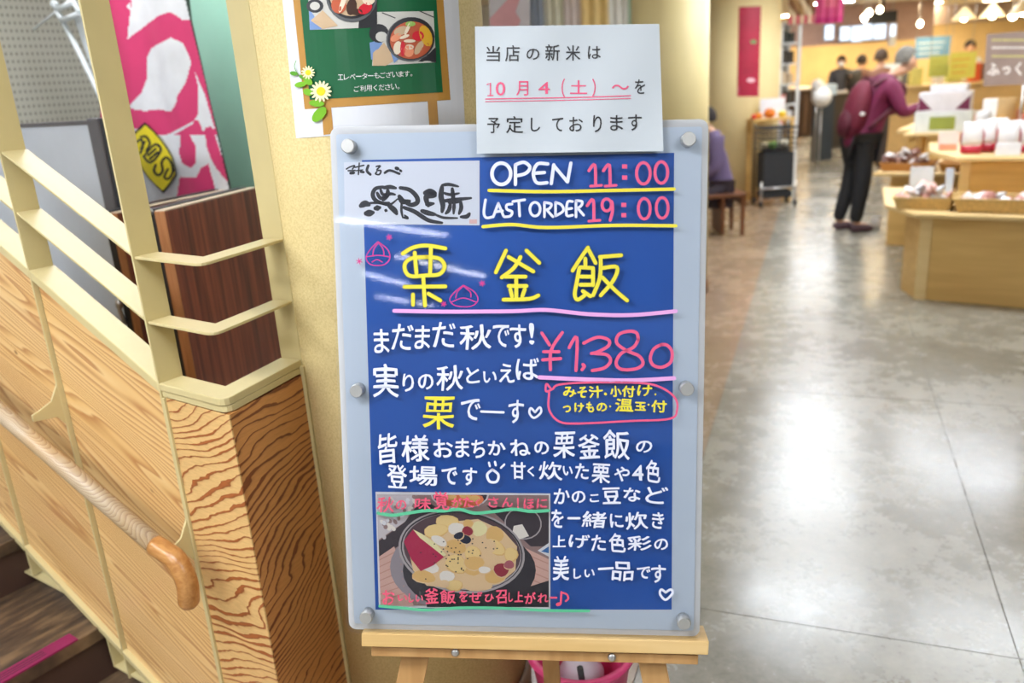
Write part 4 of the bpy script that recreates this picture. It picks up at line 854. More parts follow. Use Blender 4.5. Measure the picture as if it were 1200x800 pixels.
MB().hexa([a + v, b + v, b + v - BN * .03, a + v - BN * .03, a, b, b - BN * .03, a - BN * .03]).build('cross_rail', EW2, ez, bev=0.001)
for x, y in [(533.5, 764), (717, 769.5)]:
    c = BD(x, y, -.0055); sc_ = MB().lathe(c, BN, [(0, 0), (.0072, 0), (.0068, .003), (.003, .0045), (0, .0048)], 16); o = sc_.build('screw', STEEL, ez)
def leg(p_top, p_px, wpx, name='leg', back=0.0, th=.022):
    pass
for xa, xb, xt in [(467, 500, 560), (750, 782, 690)]:
    a, b = BD(xa, 785, -.034), BD(xb, 785, -.034); w_ = b - a
    dwn = (BD((xa + xb) / 2 - (3 if xa < 600 else -3), 800, -.034) - BD((xa + xb) / 2, 785, -.034)); dwn /= np.linalg.norm(dwn)
    lo = -a[2] / dwn[2]; up = -0.95
    q0, q1 = a + dwn * lo, a + dwn * up
    q0 = np.array([q0[0], q0[1], 0.0])
    wv = np.array([w_[0], w_[1], 0]); d_ = BH_ * .024
    MB().hexa([q0, q0 + wv, q0 + wv + d_, q0 + d_, q1, q1 + wv, q1 + wv + d_, q1 + d_]).build('leg', EW2, ez, bev=0.002)
ft_ = onfloor(640, 812); ft_ = np.array([-0.02 + 0.125, 1.66 - 0.09, 0]); 
_t = PY(655, 795, 1.46); _p0 = PY(646, 786, 1.47); topb = BUV(bw * .5, 0.06, -.06)
dirn = (topb - _p0); k_ = _p0[2] / dirn[2]; foot = _p0 - dirn * k_
MB().hexa([foot - BU1 * .018 * np.array([1, 1, 0]), foot + BU1 * .018 * np.array([1, 1, 0]), foot + BU1 * .018 * np.array([1, 1, 0]) + BH_ * .022, foot - BU1 * .018 * np.array([1, 1, 0]) + BH_ * .022, topb - BU1 * .018, topb + BU1 * .018, topb + BU1 * .018 + BH_ * .022, topb - BU1 * .018 + BH_ * .022]).build('rear_leg', EW2, ez, bev=0.002)
# ---- pink bucket behind the easel
c = onfloor(684, 842); c[2] = 0
bk = thing('pink_bucket', 'pink plastic bucket on the floor behind the easel', 'bucket', c)
PKB = mat((222, 70, 126), 0.35, var=.03); s_ = 0.135
MB().lathe(c, Z3, [(0, 0.002), (.095, .002), (.125, .2), (.137, .215), (.137, .222), (.118, .222), (.115, .2), (.088, .012), (0, .012)], 40).build('bucket_body', PKB, bk)
bt = tag(MB().lathe(c + np.array([.0, .01, .013]), Z3, [(0, 0), (.055, 0), (.058, .06), (.058, .13), (.03, .18), (.018, .2), (.018, .225), (0, .225)], 24).build('spray_bottle', mat((206, 206, 210), .3)), 'pale grey bottle standing in the pink bucket', 'bottle')
bs = tag(MB().tube([c + np.array([.03, -.075, .015]), c + np.array([.0, -.085, .13]), c + np.array([-.01, -.09, .235])], .008, 10).build('brush_handle', BLACK), 'black brush handle leaning in the pink bucket', 'brush')
# ================================================================== the shop beyond
ORD = ['first', 'second', 'third', 'fourth', 'fifth', 'sixth', 'seventh', 'eighth', 'ninth', 'tenth', 'eleventh', 'twelfth', 'thirteenth', 'fourteenth', 'fifteenth', 'sixteenth']
BIR = m_wood((208, 164, 92), (224, 184, 112), 0.4, [U3, W3, Z3], (1.2, 8, 14)); BIR2 = m_wood((222, 190, 130), (234, 204, 148), 0.42, [U3, W3, Z3], (2, 10, 10))
def plan(mb, pts, z0, z1): return mb.slab([AB(a, b, z0) for a, b in pts], Z3 * (z1 - z0))
t1 = thing('display_table', 'front birch display table with two tiers and bagged sweets on top', 'display table', AB(0, 6.4, 0))
plan(MB(), [(-.868, 5.96), (1.6, 5.96), (1.6, 6.9), (-1.06, 6.9), (-1.0, 6.2)], 0, .57).build('base_panel', BIR, t1, bev=.004)
MB().ab(-.872, -.80, 5.952, 5.96, .001, .57).build('lit_side_strip', BIR2, t1); MB().ab(-.745, -.68, 6.612, 6.62, .601, .87).build('lit_side_strip', BIR2, t1)  # pale strips stand in for side faces that catch more light
plan(MB(), [(-.9, 5.87), (1.62, 5.87), (1.62, 7.1), (-1.34, 7.1), (-1.15, 6.22)], .571, .60).build('table_top', BIR2, t1, bev=.006)
plan(MB(), [(-.74, 6.62), (1.6, 6.62), (1.6, 7.3), (-.8, 7.3)], .601, .87).build('riser_panel', BIR, t1, bev=.004)
plan(MB(), [(-.76, 6.47), (1.62, 6.47), (1.62, 7.6), (-1.1, 7.6), (-1.0, 6.95)], .871, .90).build('upper_shelf', BIR2, t1, bev=.006)
t2 = thing('display_table', 'lower birch display table behind the front one, holding a tray of chocolates', 'display table', AB(-.6, 8.2, 0))
plan(MB(), [(-1.4, 7.75), (1.2, 7.75), (1.2, 8.6), (-1.4, 8.6)], 0, .62).build('base_panel', BIR, t2, bev=.004)
plan(MB(), [(-1.52, 7.62), (1.25, 7.62), (1.25, 8.7), (-1.52, 8.7)], .621, .65).build('table_top', BIR2, t2, bev=.006)
plan(MB(), [(-1.36, 7.95), (-.3, 7.95), (-.3, 8.6), (-1.36, 8.6)], .92, .945).build('riser_shelf', BIR2, t2, bev=.004)
for a in (-1.3, -.36):
    for b in (8.0, 8.5): MB().ab(a, a + .04, b, b + .04, .65, .92).build('leg', BIR, t2)
t3 = thing('display_table', 'farthest birch table stacked with small gift boxes, beyond the man', 'display table', AB(-1.2, 10.6, 0))
plan(MB(), [(-1.7, 10.2), (1.6, 10.2), (1.6, 11.2), (-1.7, 11.2)], 0, .78).build('base_panel', BIR, t3, bev=.004)
plan(MB(), [(-1.8, 10.1), (1.65, 10.1), (1.65, 11.3), (-1.8, 11.3)], .781, .82).build('table_top', BIR2, t3, bev=.006)
def pillow(mb, c, w, d, h, mi=0, lean=0.0, rz=0.0):
    ca, sa = math.cos(rz), math.sin(rz); prof = [(0, .75, .25), (.06, .95, .8), (.3, 1, 1), (.6, .98, .95), (.85, .95, .55), (.95, .97, .12), (1.0, 1, .03)]; n = 12; vs = []
    for t_, kx, ky in prof:
        for j in range(n):
            q = 2 * math.pi * j / n; x = w / 2 * kx * math.copysign(abs(math.cos(q)) ** .55, math.cos(q)); y = d / 2 * ky * math.sin(q) + lean * t_
            vs.append(np.asarray(c) + U3 * (x * ca - y * sa) + W3 * (x * sa + y * ca) + Z3 * h * t_)
    k = len(prof); fs = [(i * n + j, i * n + (j + 1) % n, (i + 1) * n + (j + 1) % n, (i + 1) * n + j) for i in range(k - 1) for j in range(n)] + [tuple(range(n))[::-1], tuple((k - 1) * n + j for j in range(n))]
    return mb.add(vs, fs, mi, True)
REDB = mat((176, 20, 52), .35, coat=.4); BAGW = mat((230, 226, 226), .3, coat=.5); SILV = mat((236, 236, 242), .2, coat=.6); PNK = mat((240, 150, 150), .5); KRA = mat((206, 168, 112), .6)
MARU = mat((112, 34, 70), .45); GRN = mat((150, 160, 70), .6); CHO = mat((92, 48, 34), .4)
def first_copy(root, dxyz, label=None, rot=0):
    r = root.copy(); COL.objects.link(r); r.location = Vector(root.location) + Vector([float(q) for q in dxyz])
    r.rotation_euler = (0, 0, rot)
    if label: r['label'] = label
    for ch in list(root.children):
        c = ch.copy(); COL.objects.link(c); c.parent = r
        for g in ch.children: d = g.copy(); COL.objects.link(d); d.parent = c
    return r
# bags with a red base on the upper shelf
c0 = PB(1138, 176, 6.7); c0[2] = .9005
bag = thing('sweets_bag', 'red-based bag of white sweets at the left end of the row', 'bag', c0, 'red-based bags on the upper shelf')
pillow(MB(), c0 + Z3 * .045, .135, .07, .175).build('bag_body', BAGW, bag); pillow(MB(), c0, .14, .08, .075).build('bag_base', REDB, bag)
q = MB(); 
for s_ in (-1, 1): q.tube([c0 + U3 * s_ * .068 + Z3 * .05, c0 + U3 * s_ * .070 + Z3 * .13, c0 + U3 * s_ * .05 + Z3 * .20], .006, 8)
q.build('red_trim', REDB, bag)
for k, (px, db, lb) in enumerate([(1153, .12, 'second from the left'), (1180, .0, 'behind the white price plate'), (1166, .3, 'farther back, left of the plate'), (1199, .04, 'at the right frame edge')]):
    c = PB(px, 176, 6.7 + db); c[2] = .9005; first_copy(bag, c - c0, 'red-based bag of white sweets, ' + lb)
c = PB(1181, 178, 6.56); c[2] = .9005
tag(MB().box(c - U3 * .075, U3 * .15, W3 * .03, Z3 * .085).build('price_plate', SILV, bev=.004), 'glossy white price plate before the third red bag', 'price plate')
c = PB(1111, 170, 6.95); c[2] = .9005
pc = thing('price_card', 'pink and white price card standing at the left end of the upper shelf', 'card', c); MB().box(c - U3 * .07, U3 * .14, W3 * .006, Z3 * .13).build('card', mat((246, 214, 206), .6), pc); MB().box(c - U3 * .06 - W3 * .001, U3 * .12, W3 * .0008, Z3 * .045).build('orange_band', mat((240, 150, 120), .6), pc)
# baskets on the lower top
WICK = mat((206, 172, 110), .7, var=.25, scale=90, bmp=.4, bscale=160)
def basket(c, w, d, h, m, label, cat='basket'):
    t = thing('wicker_basket', label, cat, c); th = .012
    def ring(k, z): return [c + U3 * (sx * w / 2 * k) + W3 * (sy * d / 2 * k) + Z3 * z for sx, sy in ((-1, -1), (1, -1), (1, 1), (-1, 1))]
    o0, o1, i1, i0 = ring(.88, 0), ring(1, h), ring(.95, h), ring(.84, .01)
    MB().add(o0 + o1 + i1 + i0, [(3, 2, 1, 0)] + [(r * 4 + j, r * 4 + (j + 1) % 4, (r + 1) * 4 + (j + 1) % 4, (r + 1) * 4 + j) for r in range(3) for j in range(4)] + [(12, 13, 14, 15)]).build('basket_body', m, t)
    MB().tube(ring(1, h) + [ring(1, h)[0]], .008, 8).build('basket_rim', m, t); return t
bc = PB(1084, 242, 6.15); bc[2] = .6005; basket(bc, .36, .26, .075, WICK, 'shallow wicker basket of pink and white snack packs, left end of the lower top')
bc2 = PB(1172, 248, 6.1); bc2[2] = .6005; basket(bc2, .52, .28, .085, WICK, 'long wicker basket of white snack packs, right part of the lower top')
PKC = [mat((236, 216, 210), .35, coat=.4), mat((226, 180, 170), .35, coat=.4), mat((232, 232, 236), .3, coat=.4), mat((196, 140, 130), .4, coat=.3)]
rr = random.Random(3)
def heap(c, w, d, h, n, lbl, grp, mats, sz=.07):
    base = None
    for k in range(n):
        x, y = (rr.random() - .5) * w, (rr.random() - .5) * d; z = h * (1 - (2 * x / w) ** 2 * .8) * rr.random() + .03
        m = MB(); pillow(m, np.zeros(3), sz, sz * .5, sz * 1.1); 
        p = c + U3 * x + W3 * y + Z3 * z
        key = k % len(mats)
        if base is None: base = {}
        if key not in base:
            o = m.build('snack_pack', mats[key]); tag(o, lbl, 'snack pack', grp); base[key] = o
        else: o = base[key].copy(); COL.objects.link(o)
        o.location = Vector([float(v) for v in p]); o.rotation_euler = (rr.uniform(-1.4, -.7), rr.uniform(-.4, .4), rr.uniform(-2, 2))
heap(bc, .28, .18, .10, 22, 'pink or white snack pack heaped in the left wicker basket', 'packs in the left basket', PKC)
heap(bc2, .44, .2, .07, 26, 'small white snack pack lying in the long right basket', 'packs in the right basket', [PKC[2], PKC[0], PKC[3]], .06)
c = PB(1080, 206, 6.4); c[2] = .6005
tag(MB().box(c - U3 * .075, U3 * .15, W3 * .01, Z3 * .24).build('price_card', mat((234, 236, 238), .5), bev=.002), 'white price card standing behind the left wicker basket', 'card')
c = PB(1113, 215, 6.5); c[2] = .6005
tag(MB().box(c - U3 * .03, U3 * .05, W3 * .01, Z3 * .22).build('price_card', mat((206, 216, 232), .5), bev=.002), 'small bluish card beside the riser of the front table', 'card')
# tray of chocolates
tc_ = AB(-1.28, 7.85, .6505)
tr = basket(tc_, .42, .3, .065, mat((176, 120, 60), .6), 'brown tray heaped with dark chocolate packs on the table beside the man'); tr.name = 'wooden_tray'
heap(tc_, .32, .2, .13, 24, 'dark or clear chocolate pack heaped on the brown tray', 'packs on the chocolate tray', [CHO, mat((130, 82, 62), .4, coat=.4), mat((216, 208, 204), .3, coat=.4)], .075)
tr2 = AB(-.8, 7.83, .6505); basket(tr2, .46, .28, .065, mat((186, 134, 72), .6), 'second brown tray on the rear table, right of the chocolates')
# gift boxes on the riser shelf
gb = [(-1.08, 8.15, .44, .20, .17, (226, 230, 226), 'pale gift box with olive label, bottom of the stack'), (-1.08, 8.15, .40, .18, .16, (228, 224, 228), 'pale gift box with maroon corners, upper in the stack')]
z = .9455
for i, (a, b, w_, d_, h_, c_, lb) in enumerate(gb):
    g = thing('gift_box', lb, 'box', AB(a, b, z)); MB().ab(a - w_ / 2, a + w_ / 2, b - d_ / 2, b + d_ / 2, z, z + h_).build('carton', mat(c_, .5), g, bev=.003)
    if i == 0: MB().ab(a - .1, a + .1, b - d_ / 2 - .002, b - d_ / 2 - .0005, z + .02, z + .13).build('olive_label', GRN, g)
    else:
        for s_ in (-1, 1): MB().slab([AB(a + s_ * w_ / 2 * .98, b - d_ / 2 - .001, z + .01), AB(a + s_ * w_ / 2 * .45, b - d_ / 2 - .001, z + .02), AB(a + s_ * w_ / 2 * .98, b - d_ / 2 - .001, z + .13)], W3 * -.001).build('corner_print', MARU, g)
    z += h_ + .0005
tag(MB().ab(-1.2, -.92, 8.08, 8.3, z, z + .06).build('white_tray', SILV, bev=.004), 'white tray lying on top of the gift box stack', 'tray')
for a, b, w_, h_, c_, lb in [(-.78, 8.1, .12, .17, (238, 238, 240), 'round-topped white bag right of the gift boxes'), (-.62, 8.2, .15, .26, (202, 166, 112), 'brown paper bag right of the gift boxes'), (-.45, 8.1, .12, .14, (190, 92, 64), 'reddish packet at the end of the riser shelf')]:
    tag(pillow(MB(), AB(a, b, .9455), w_, .09, h_).build('paper_bag', mat(c_, .6)), lb, 'bag')
rr = random.Random(9)
for k, (a, b, w_, d_, h_, c_) in enumerate([(-.62, 7.2, .3, .2, .07, (150, 84, 50)), (-.25, 7.3, .35, .2, .13, (236, 232, 214)), (.12, 7.3, .3, .2, .16, (232, 226, 190)), (.45, 7.25, .3, .2, .12, (238, 238, 226))]):
    tag(MB().ab(a - w_ / 2, a + w_ / 2, b - d_ / 2, b + d_ / 2, .9005, .9005 + h_).build('sweets_box', mat(c_, .5), bev=.004), ['low brown sweets box at the rear of the upper shelf', 'cream sweets box at the rear of the upper shelf, under the grey-brown sign', 'pale yellow sweets box right of the cream one on the upper shelf', 'white sweets box beyond the right frame edge on the upper shelf'][k], 'box')
for k in range(16):
    a = -1.6 + .2 * k; h_ = [.16, .22, .12, .28][k % 4]; c_ = [(236, 230, 210), (226, 206, 160), (232, 150, 120), (240, 238, 236), (180, 110, 80)][k % 5]
    tag(MB().ab(a, a + .15, 10.25 + .04 * (k % 3), 10.45, .8205, .8205 + h_).build('gift_box', mat(c_, .5), bev=.003), ORD[k] + ' gift box from the left in the row on the farthest birch table', 'box', 'gift boxes on the farthest table')
# grey-brown sign on a pole
sg = thing('pole_sign', 'grey-brown sign with white lettering on a slim metal pole, above the sweets', 'sign', AB(-.47, 7.42, .9005))
def SGN(x, y, h=0.0): return PB(x, y, 7.4 - h)
bl, tl = PB(1152, 101, 7.4), PB(1156.5, 40, 7.4); wv = U3 * .62
MB().slab([bl, bl + wv, tl + wv, tl], W3 * .012).build('sign_panel', mat((150, 130, 122), .55), sg)
MB().tube([AB(-.47, 7.43, .9005), AB(-.47, 7.43, 1.36)], .008, 10).build('pole', STEEL, sg); MB().lathe(AB(-.47, 7.43, .9005), Z3, [(0, 0), (.05, 0), (.05, .008), (0, .008)], 20).build('pole_base', STEEL, sg)
p = Print(SGN); p.ch('ふ', (1157, 74, 1171, 88), 0, .003, .04); p.ch('っ', (1175, 78, 1184, 87), 0, .003, .04); p.ch('く', (1190, 73, 1197, 88), 0, .003, .04)
for y, c0_ in ((47, 1), (56, 0), (66, 1)):
    for x in range(1163, 1200, 6): p.stroke([(x, y), (x + 4, y - .3)], 2.0, c0_, .003, smooth=False)
p.build('sign_lettering', [mat((236, 230, 226), .5), mat((206, 196, 120), .5)], sg)
# ---- pillar poster, seat corner, cart, rack
p3 = lambda px, py, h=0: (lambda v, d, o, r: CAM + v * ((-(2 * (o @ d)) - math.sqrt(max(0, (2 * (o @ d)) ** 2 - 4 * (d @ d) * (o @ o - r * r)))) / (2 * (d @ d))))(ray(px, py), ray(px, py)[:2], CAM[:2] - P3C[:2], P3R + .002 + h)
po = thing('pillar_poster', 'tall crimson poster on the far round pillar', 'poster', p3(877, 112))
p = Print(p3); p.quad([(866, 8), (892, 7), (889, 113), (864, 113)], 0, 0, 8, 4); p.build('paper', [mat((172, 22, 58), .5, var=.15, scale=5)], po)
p = Print(p3); p.ell(883, 49, 4, 2.5, 0, .003); p.ell(880, 94, 5, 2.5, 1, .003); p.quad([(865, 102), (889, 102), (889, 105), (865, 105)], 2, .003); p.quad([(865, 107), (889, 107), (889, 109), (865, 109)], 2, .003); p.build('printed_marks', [mat((110, 140, 80), .5), mat((240, 190, 200), .5), mat((226, 110, 140), .5)], po)
def pbox(x0, y0, x1, y1, Y, th, mb=None):
    """a box facing the viewer's side of the hall, sized from what it covers at distance Y"""
    a, b = PY((x0 + x1) / 2, y1, Y), PY((x0 + x1) / 2, y0, Y); w_ = abs(PY(x1, (y0 + y1) / 2, Y)[0] - PY(x0, (y0 + y1) / 2, Y)[0])
    return (mb or MB()).box((a[0] - w_ / 2, Y, a[2]), (w_, 0, 0), (0, th, 0), (0, 0, b[2] - a[2]))
# shopping cart
cc = onfloor(911, 242); cc[2] = 0; cw = .40; cx, cy = cc[0], cc[1]
ct = thing('shopping_cart', 'black rolling shopping cart with a wire basket beside the far pillar', 'cart', cc)
BLK = mat((38, 40, 44), .6)
MB().box((cx - cw / 2 + .02, cy, .20), (cw - .04, 0, 0), (0, .26, 0), (0, 0, .43)).build('bag', BLK, ct, bev=.02)
MB().box((cx - cw / 2 + .03, cy + .01, .10), (cw - .06, 0, 0), (0, .24, 0), (0, 0, .08)).build('bottom_shelf', BLK, ct, bev=.01)
for s_ in (-1, 1):
    MB().tube([(cx + s_ * cw / 2, cy - .01, .05), (cx + s_ * cw / 2, cy - .01, .30)], .013, 8).build('leg', STEEL, ct); MB().tube([(cx + s_ * cw / 2, cy + .28, .05), (cx + s_ * cw / 2, cy + .28, .95)], .013, 8).build('leg', BLK, ct)
    for dy in (-.01, .28): MB().lathe((cx + s_ * cw / 2 - .012, cy + dy, .04), (1, 0, 0), [(0, 0), (.04, 0), (.04, .024), (0, .024)], 16).build('wheel', BLK, ct)
MB().tube([(cx - cw / 2, cy - .01, .22), (cx + cw / 2, cy - .01, .22)], .014, 8).build('crossbar', STEEL, ct)
wb = MB()
for z_ in (.66, .72, .78, .84, .9):
    k = cw / 2 * (0.9 + (z_ - .66) * .4); wb.tube([(cx - k, cy - .02, z_), (cx + k, cy - .02, z_), (cx + k, cy + .3, z_), (cx - k, cy + .3, z_), (cx - k, cy - .02, z_)], .007 if z_ < .9 else .012, 6)
for i in range(9):
    x = -cw / 2 + cw * i / 8; wb.tube([(cx + x * .92, cy - .02, .66), (cx + x, cy - .02, .9)], .006, 6); wb.tube([(cx + x * .92, cy + .3, .66), (cx + x, cy + .3, .9)], .004, 6)
wb.box((cx - cw / 2 + .02, cy - .01, .655), (cw - .04, 0, 0), (0, .3, 0), (0, 0, .006)); wb.build('wire_basket', BLK, ct)
for dx, dy, r_, c_, nm, lb in [(-.05, .08, .05, (110, 150, 60), 'lettuce', 'green vegetable lying in the cart basket'), (.08, .1, .055, (226, 216, 190), 'bread_bag', 'pale bread bag in the cart basket, to the right'), (-.12, .16, .045, (206, 190, 150), 'packed_food', 'beige food pack at the left of the cart basket')]:
    tag(MB().blob((cx + dx, cy + dy, .6615 + r_ * .9), (r_ * 1.2, r_, r_ * .9), wob=.06, n=12).build(nm, mat(c_, .6)), lb, 'food')
# produce table behind the cart
pt5 = thing('produce_table', 'small wooden table with produce behind the black cart', 'table', (cx + .05, cy + .45, 0))
MB().box((cx - .2, cy + .36, .96), (.5, 0, 0), (0, .3, 0), (0, 0, .03)).build('table_top', BIR, pt5, bev=.004)
for dx in (-.19, .25):
    for dy in (.37, .61): MB().box((cx + dx, cy + dy, 0), (.04, 0, 0), (0, .04, 0), (0, 0, .96)).build('leg', BIR, pt5)
for k, (dx, r_, c_, nm) in enumerate([(.02, .07, (226, 120, 24), 'pumpkin'), (-.11, .045, (232, 140, 40), 'pumpkin'), (-.17, .035, (206, 40, 30), 'apple'), (.17, .05, (232, 200, 60), 'citrus_fruit')]):
    tag(MB().blob((cx + dx, cy + .45, .9905 + r_ * .8), (r_, r_, r_ * .8), n=14).build(nm, mat(c_, .45)), ['large orange pumpkin on the produce table', 'smaller orange pumpkin left of the large one', 'red apple at the left end of the produce table', 'yellow citrus fruit at the right end of the produce table'][k], 'produce')
tag(MB().box((cx - .05, cy + .60, .9905), (.3, 0, 0), (0, .02, 0), (0, 0, .22)).build('price_card', mat((232, 232, 236), .5)), 'white card standing on the produce table among the fruit', 'card')
# white rack
rk = thing('display_rack', 'tall white metal display rack right of the far pillar', 'rack', (3.62, 10.9, 0))
WR = mat((226, 230, 234), .4)
x0, x1 = PY(913, 80, 10.9)[0], PY(938, 80, 10.9)[0]
for x in (x0, x1 - .04): MB().box((x, 10.9, 0), (.04, 0, 0), (0, .04, 0), (0, 0, 2.1)).build('upright', WR, rk, bev=.003); MB().box((x, 11.3, 0), (.04, 0, 0), (0, .04, 0), (0, 0, 2.1)).build('upright', WR, rk, bev=.003)
MB().box((x0 + .01, 11.33, .1), (x1 - x0 - .02, 0, 0), (0, .008, 0), (0, 0, 1.98)).build('back_panel', mat((214, 216, 214), .5), rk)
for i, z_ in enumerate((.15, .5, .85, 1.1, 1.35, 1.6, 1.85, 2.1)): MB().box((x0, 10.9, z_ - .02), (x1 - x0, 0, 0), (0, .44, 0), (0, 0, .02)).build('shelf', WR, rk, bev=.002)
rr = random.Random(5)
for z_ in (.85, 1.1, 1.35, 1.6, 1.85):
    for j in range(2):
        x = x0 + .05 + j * (x1 - x0 - .1) / 2; c_ = rr.choice([(216, 214, 196), (200, 180, 150), (226, 226, 230), (60, 54, 44), (220, 150, 140)]) if z_ < 1.8 else (52, 54, 46)
        tag(MB().box((x, 10.95, z_ + .0005), ((x1 - x0) / 2 - .07, 0, 0), (0, .2, 0), (0, 0, .12 + .05 * rr.random())).build('boxed_goods', mat(c_, .5), bev=.004), ['left', 'right'][j] + ' box on the ' + {.85: 'lowest filled', 1.1: 'second', 1.35: 'third', 1.6: 'fourth', 1.85: 'topmost filled'}[z_] + ' shelf of the tall white rack', 'box', 'boxed goods on the white rack')
# ---- hanging banners
def banner(name, label, x0_, x1_, yb, Y, cls, mats_):
    t = thing(name, label, 'banner', PY((x0_ + x1_) / 2, yb, Y)); zb = PY((x0_ + x1_) / 2, yb, Y)[2]; xa, xb_ = PY(x0_, 10, Y)[0], PY(x1_, 10, Y)[0]
    ny, nx = 40, 24; m = MB(); V = []
    for j in range(ny + 1):
        for i in range(nx + 1): V.append((xa + (xb_ - xa) * i / nx, Y + .02 * math.sin(i * .9), zb + (CEIL - .03 - zb) * j / ny))
    m.v = V
    for j in range(ny):
        for i in range(nx): m.f.append((j * (nx + 1) + i, j * (nx + 1) + i + 1, (j + 1) * (nx + 1) + i + 1, (j + 1) * (nx + 1) + i)); m.m.append(cls(i / nx, j / ny)); m.sm.append(True)
    m.build('cloth', mats_, t); MB().tube([(xa - .03, Y, CEIL - .02), (xb_ + .03, Y, CEIL - .02)], .012, 8).build('hanging_rod', STEEL, t)
banner('hanging_banner', 'pink cloth banner hanging over the aisle', 956, 989, 27, 11, lambda a, b: 1 if b < .12 else (2 if abs(a - .5) < .25 and b > .3 else 0), [mat((214, 86, 140), .8), mat((196, 52, 126), .8), mat((226, 120, 150), .8)])
banner('hanging_banner', 'brown and cream patterned banner left of the pink one', 924, 955, 28, 10.8, lambda a, b: int((a * 4.5 + b * 5) % 3) if b > .15 else (3 if (a * 7) % 2 < 1 else 1), [mat((176, 140, 96), .8), mat((222, 206, 176), .8), mat((130, 92, 62), .8), mat((206, 110, 120), .8)])
# bands of cloth and window light between the column and the near pillar
for k, (xa, xb_, c_, lb) in enumerate([(621, 637, (176, 188, 206), 'narrow blue-grey hanging cloth'), (637, 660, (236, 234, 216), 'cream hanging cloth, second from the column'), (660, 680, (240, 228, 224), 'pale pink-white hanging cloth'), (680, 713, (240, 212, 148), 'yellow hanging cloth between the white ones'), (713, 736, (240, 238, 232), 'white hanging cloth right of the yellow one'), (736, 752, (206, 224, 206), 'pale green hanging cloth next to the near pillar')]):
    Y = 7.4; z0 = 1.2; a, b = PY(xa, 14, Y)[0], PY(xb_, 14, Y)[0]; t = thing('hanging_cloth', lb, 'curtain', ((a + b) / 2, Y, z0)); m = MB(); V = []; n = 14
    for j in (0, 1):
        for i in range(n + 1): V.append((a + (b - a) * i / n, Y + .025 * math.sin(i * 1.1 + k), z0 + j * (CEIL - .06 - z0)))
    m.add(V, [(i, i + 1, n + 2 + i, n + 1 + i) for i in range(n)], 0, True); m.build('cloth', mat(c_, .8), t); MB().tube([(a, Y, CEIL - .045), (b, Y, CEIL - .045)], .014, 8).build('curtain_rail', STEEL, t)
    for e in (a + .01, b - .01): MB().tube([(e, Y, CEIL - .045), (e, Y, CEIL - .001)], .006, 6).build('rail_hook', STEEL, t)
Y = 3.6; a, b = PY(573, 14, Y)[0], PY(621, 14, Y)[0]; zb = PY(597, 60, Y)[2]
bp = thing('hanging_banner', 'pink and white banner hanging just behind the cream column', 'banner', ((a + b) / 2, Y, zb))
p = Print(lambda x, y, h: PY(x, y, Y - h)); p.quad([(572, -60), (621, -60), (621, 60), (574, 60)], 0, 0, 2, 2); p.build('cloth', [mat((232, 222, 232), .7)], bp)
p = Print(lambda x, y, h: PY(x, y, Y - h)); p.fan([(574, 30), (574, 22), (596, -2), (612, -10), (604, 14), (610, 24), (606, 34)], 0, .003, 2); p.build('pink_print', [mat((240, 176, 186), .7)], bp)
zt_ = PY(597, -60, Y)[2]; MB().tube([(a, Y + .004, zt_), (b, Y + .004, zt_)], .008, 8).build('hanging_rod', STEEL, bp)
for e in (a + .02, b - .02): MB().tube([(e, Y + .004, zt_), (e, Y + .004, CEIL - .001)], .002, 6).build('cord', STEEL, bp)
# ---- the far counters, lit menus, lamps
FAS = mat((166, 146, 134), .7)
MB().box((8.6, 18.3, 2.2), (10.7, 0, 0), (0, .15, 0), (0, 0, CEIL - 2.2 - .08)).build('trim_1', FAS, kind='structure')
MB().box((6.1, 17.6, 1.92), (2.9, 0, 0), (0, .15, 0), (0, 0, CEIL - 1.92)).build('trim_2', mat((190, 160, 150), .7), kind='structure')
LIT = lamp_mat((226, 240, 255), 1.6)
for k, (xa, xb_, ya, yb) in enumerate([(966, 977, 29, 47), (984, 996, 31, 48), (997, 1010, 30, 49), (1010, 1022, 27, 47), (1023, 1038, 28, 46)]):
    t = thing('lit_menu', ['leftmost', 'second from left', 'middle', 'second from right', 'rightmost'][k] + ' of the five backlit white menu panels above the counter', 'menu panel', PY((xa + xb_) / 2, yb, 17.5), 'lit menu panels above the counter')
    pbox(xa, ya, xb_, yb, 17.5, .09).build('frame', mat((200, 204, 210), .5), t); pbox(xa + .6, ya + .6, xb_ - .6, yb - .6, 17.49, .005).build('lit_face', LIT, t)
t = thing('wall_screen', 'black screen hanging from the ceiling above the lit menus', 'screen', PY(1036, 27, 16)); pbox(1020, 13, 1051, 27, 16, .08).build('screen', mat((36, 38, 40), .3), t, bev=.005)
_q = PY(1036, 13, 16); MB().tube([(_q[0], 16.04, _q[2]), (_q[0], 16.04, CEIL)], .02, 8).build('ceiling_mount', BLACK, t)
t = thing('column_lamp', 'tall white lit panel beside the black screen', 'lamp', PY(1046, 54, 17.3)); pbox(1042.5, 28, 1049.5, 54, 17.3, .08).build('housing', mat((220, 222, 226), .5), t); pbox(1043, 28.5, 1049, 42, 17.29, .005).build('lit_face', LIT, t)
_q = PY(1046, 28, 17.3); MB().tube([(_q[0], 17.34, _q[2]), (_q[0], 17.34, CEIL)], .01, 8).build('cord', STEEL, t)
BUL = lamp_mat((255, 236, 196), 34.0); SHD = mat((226, 200, 150), .6)
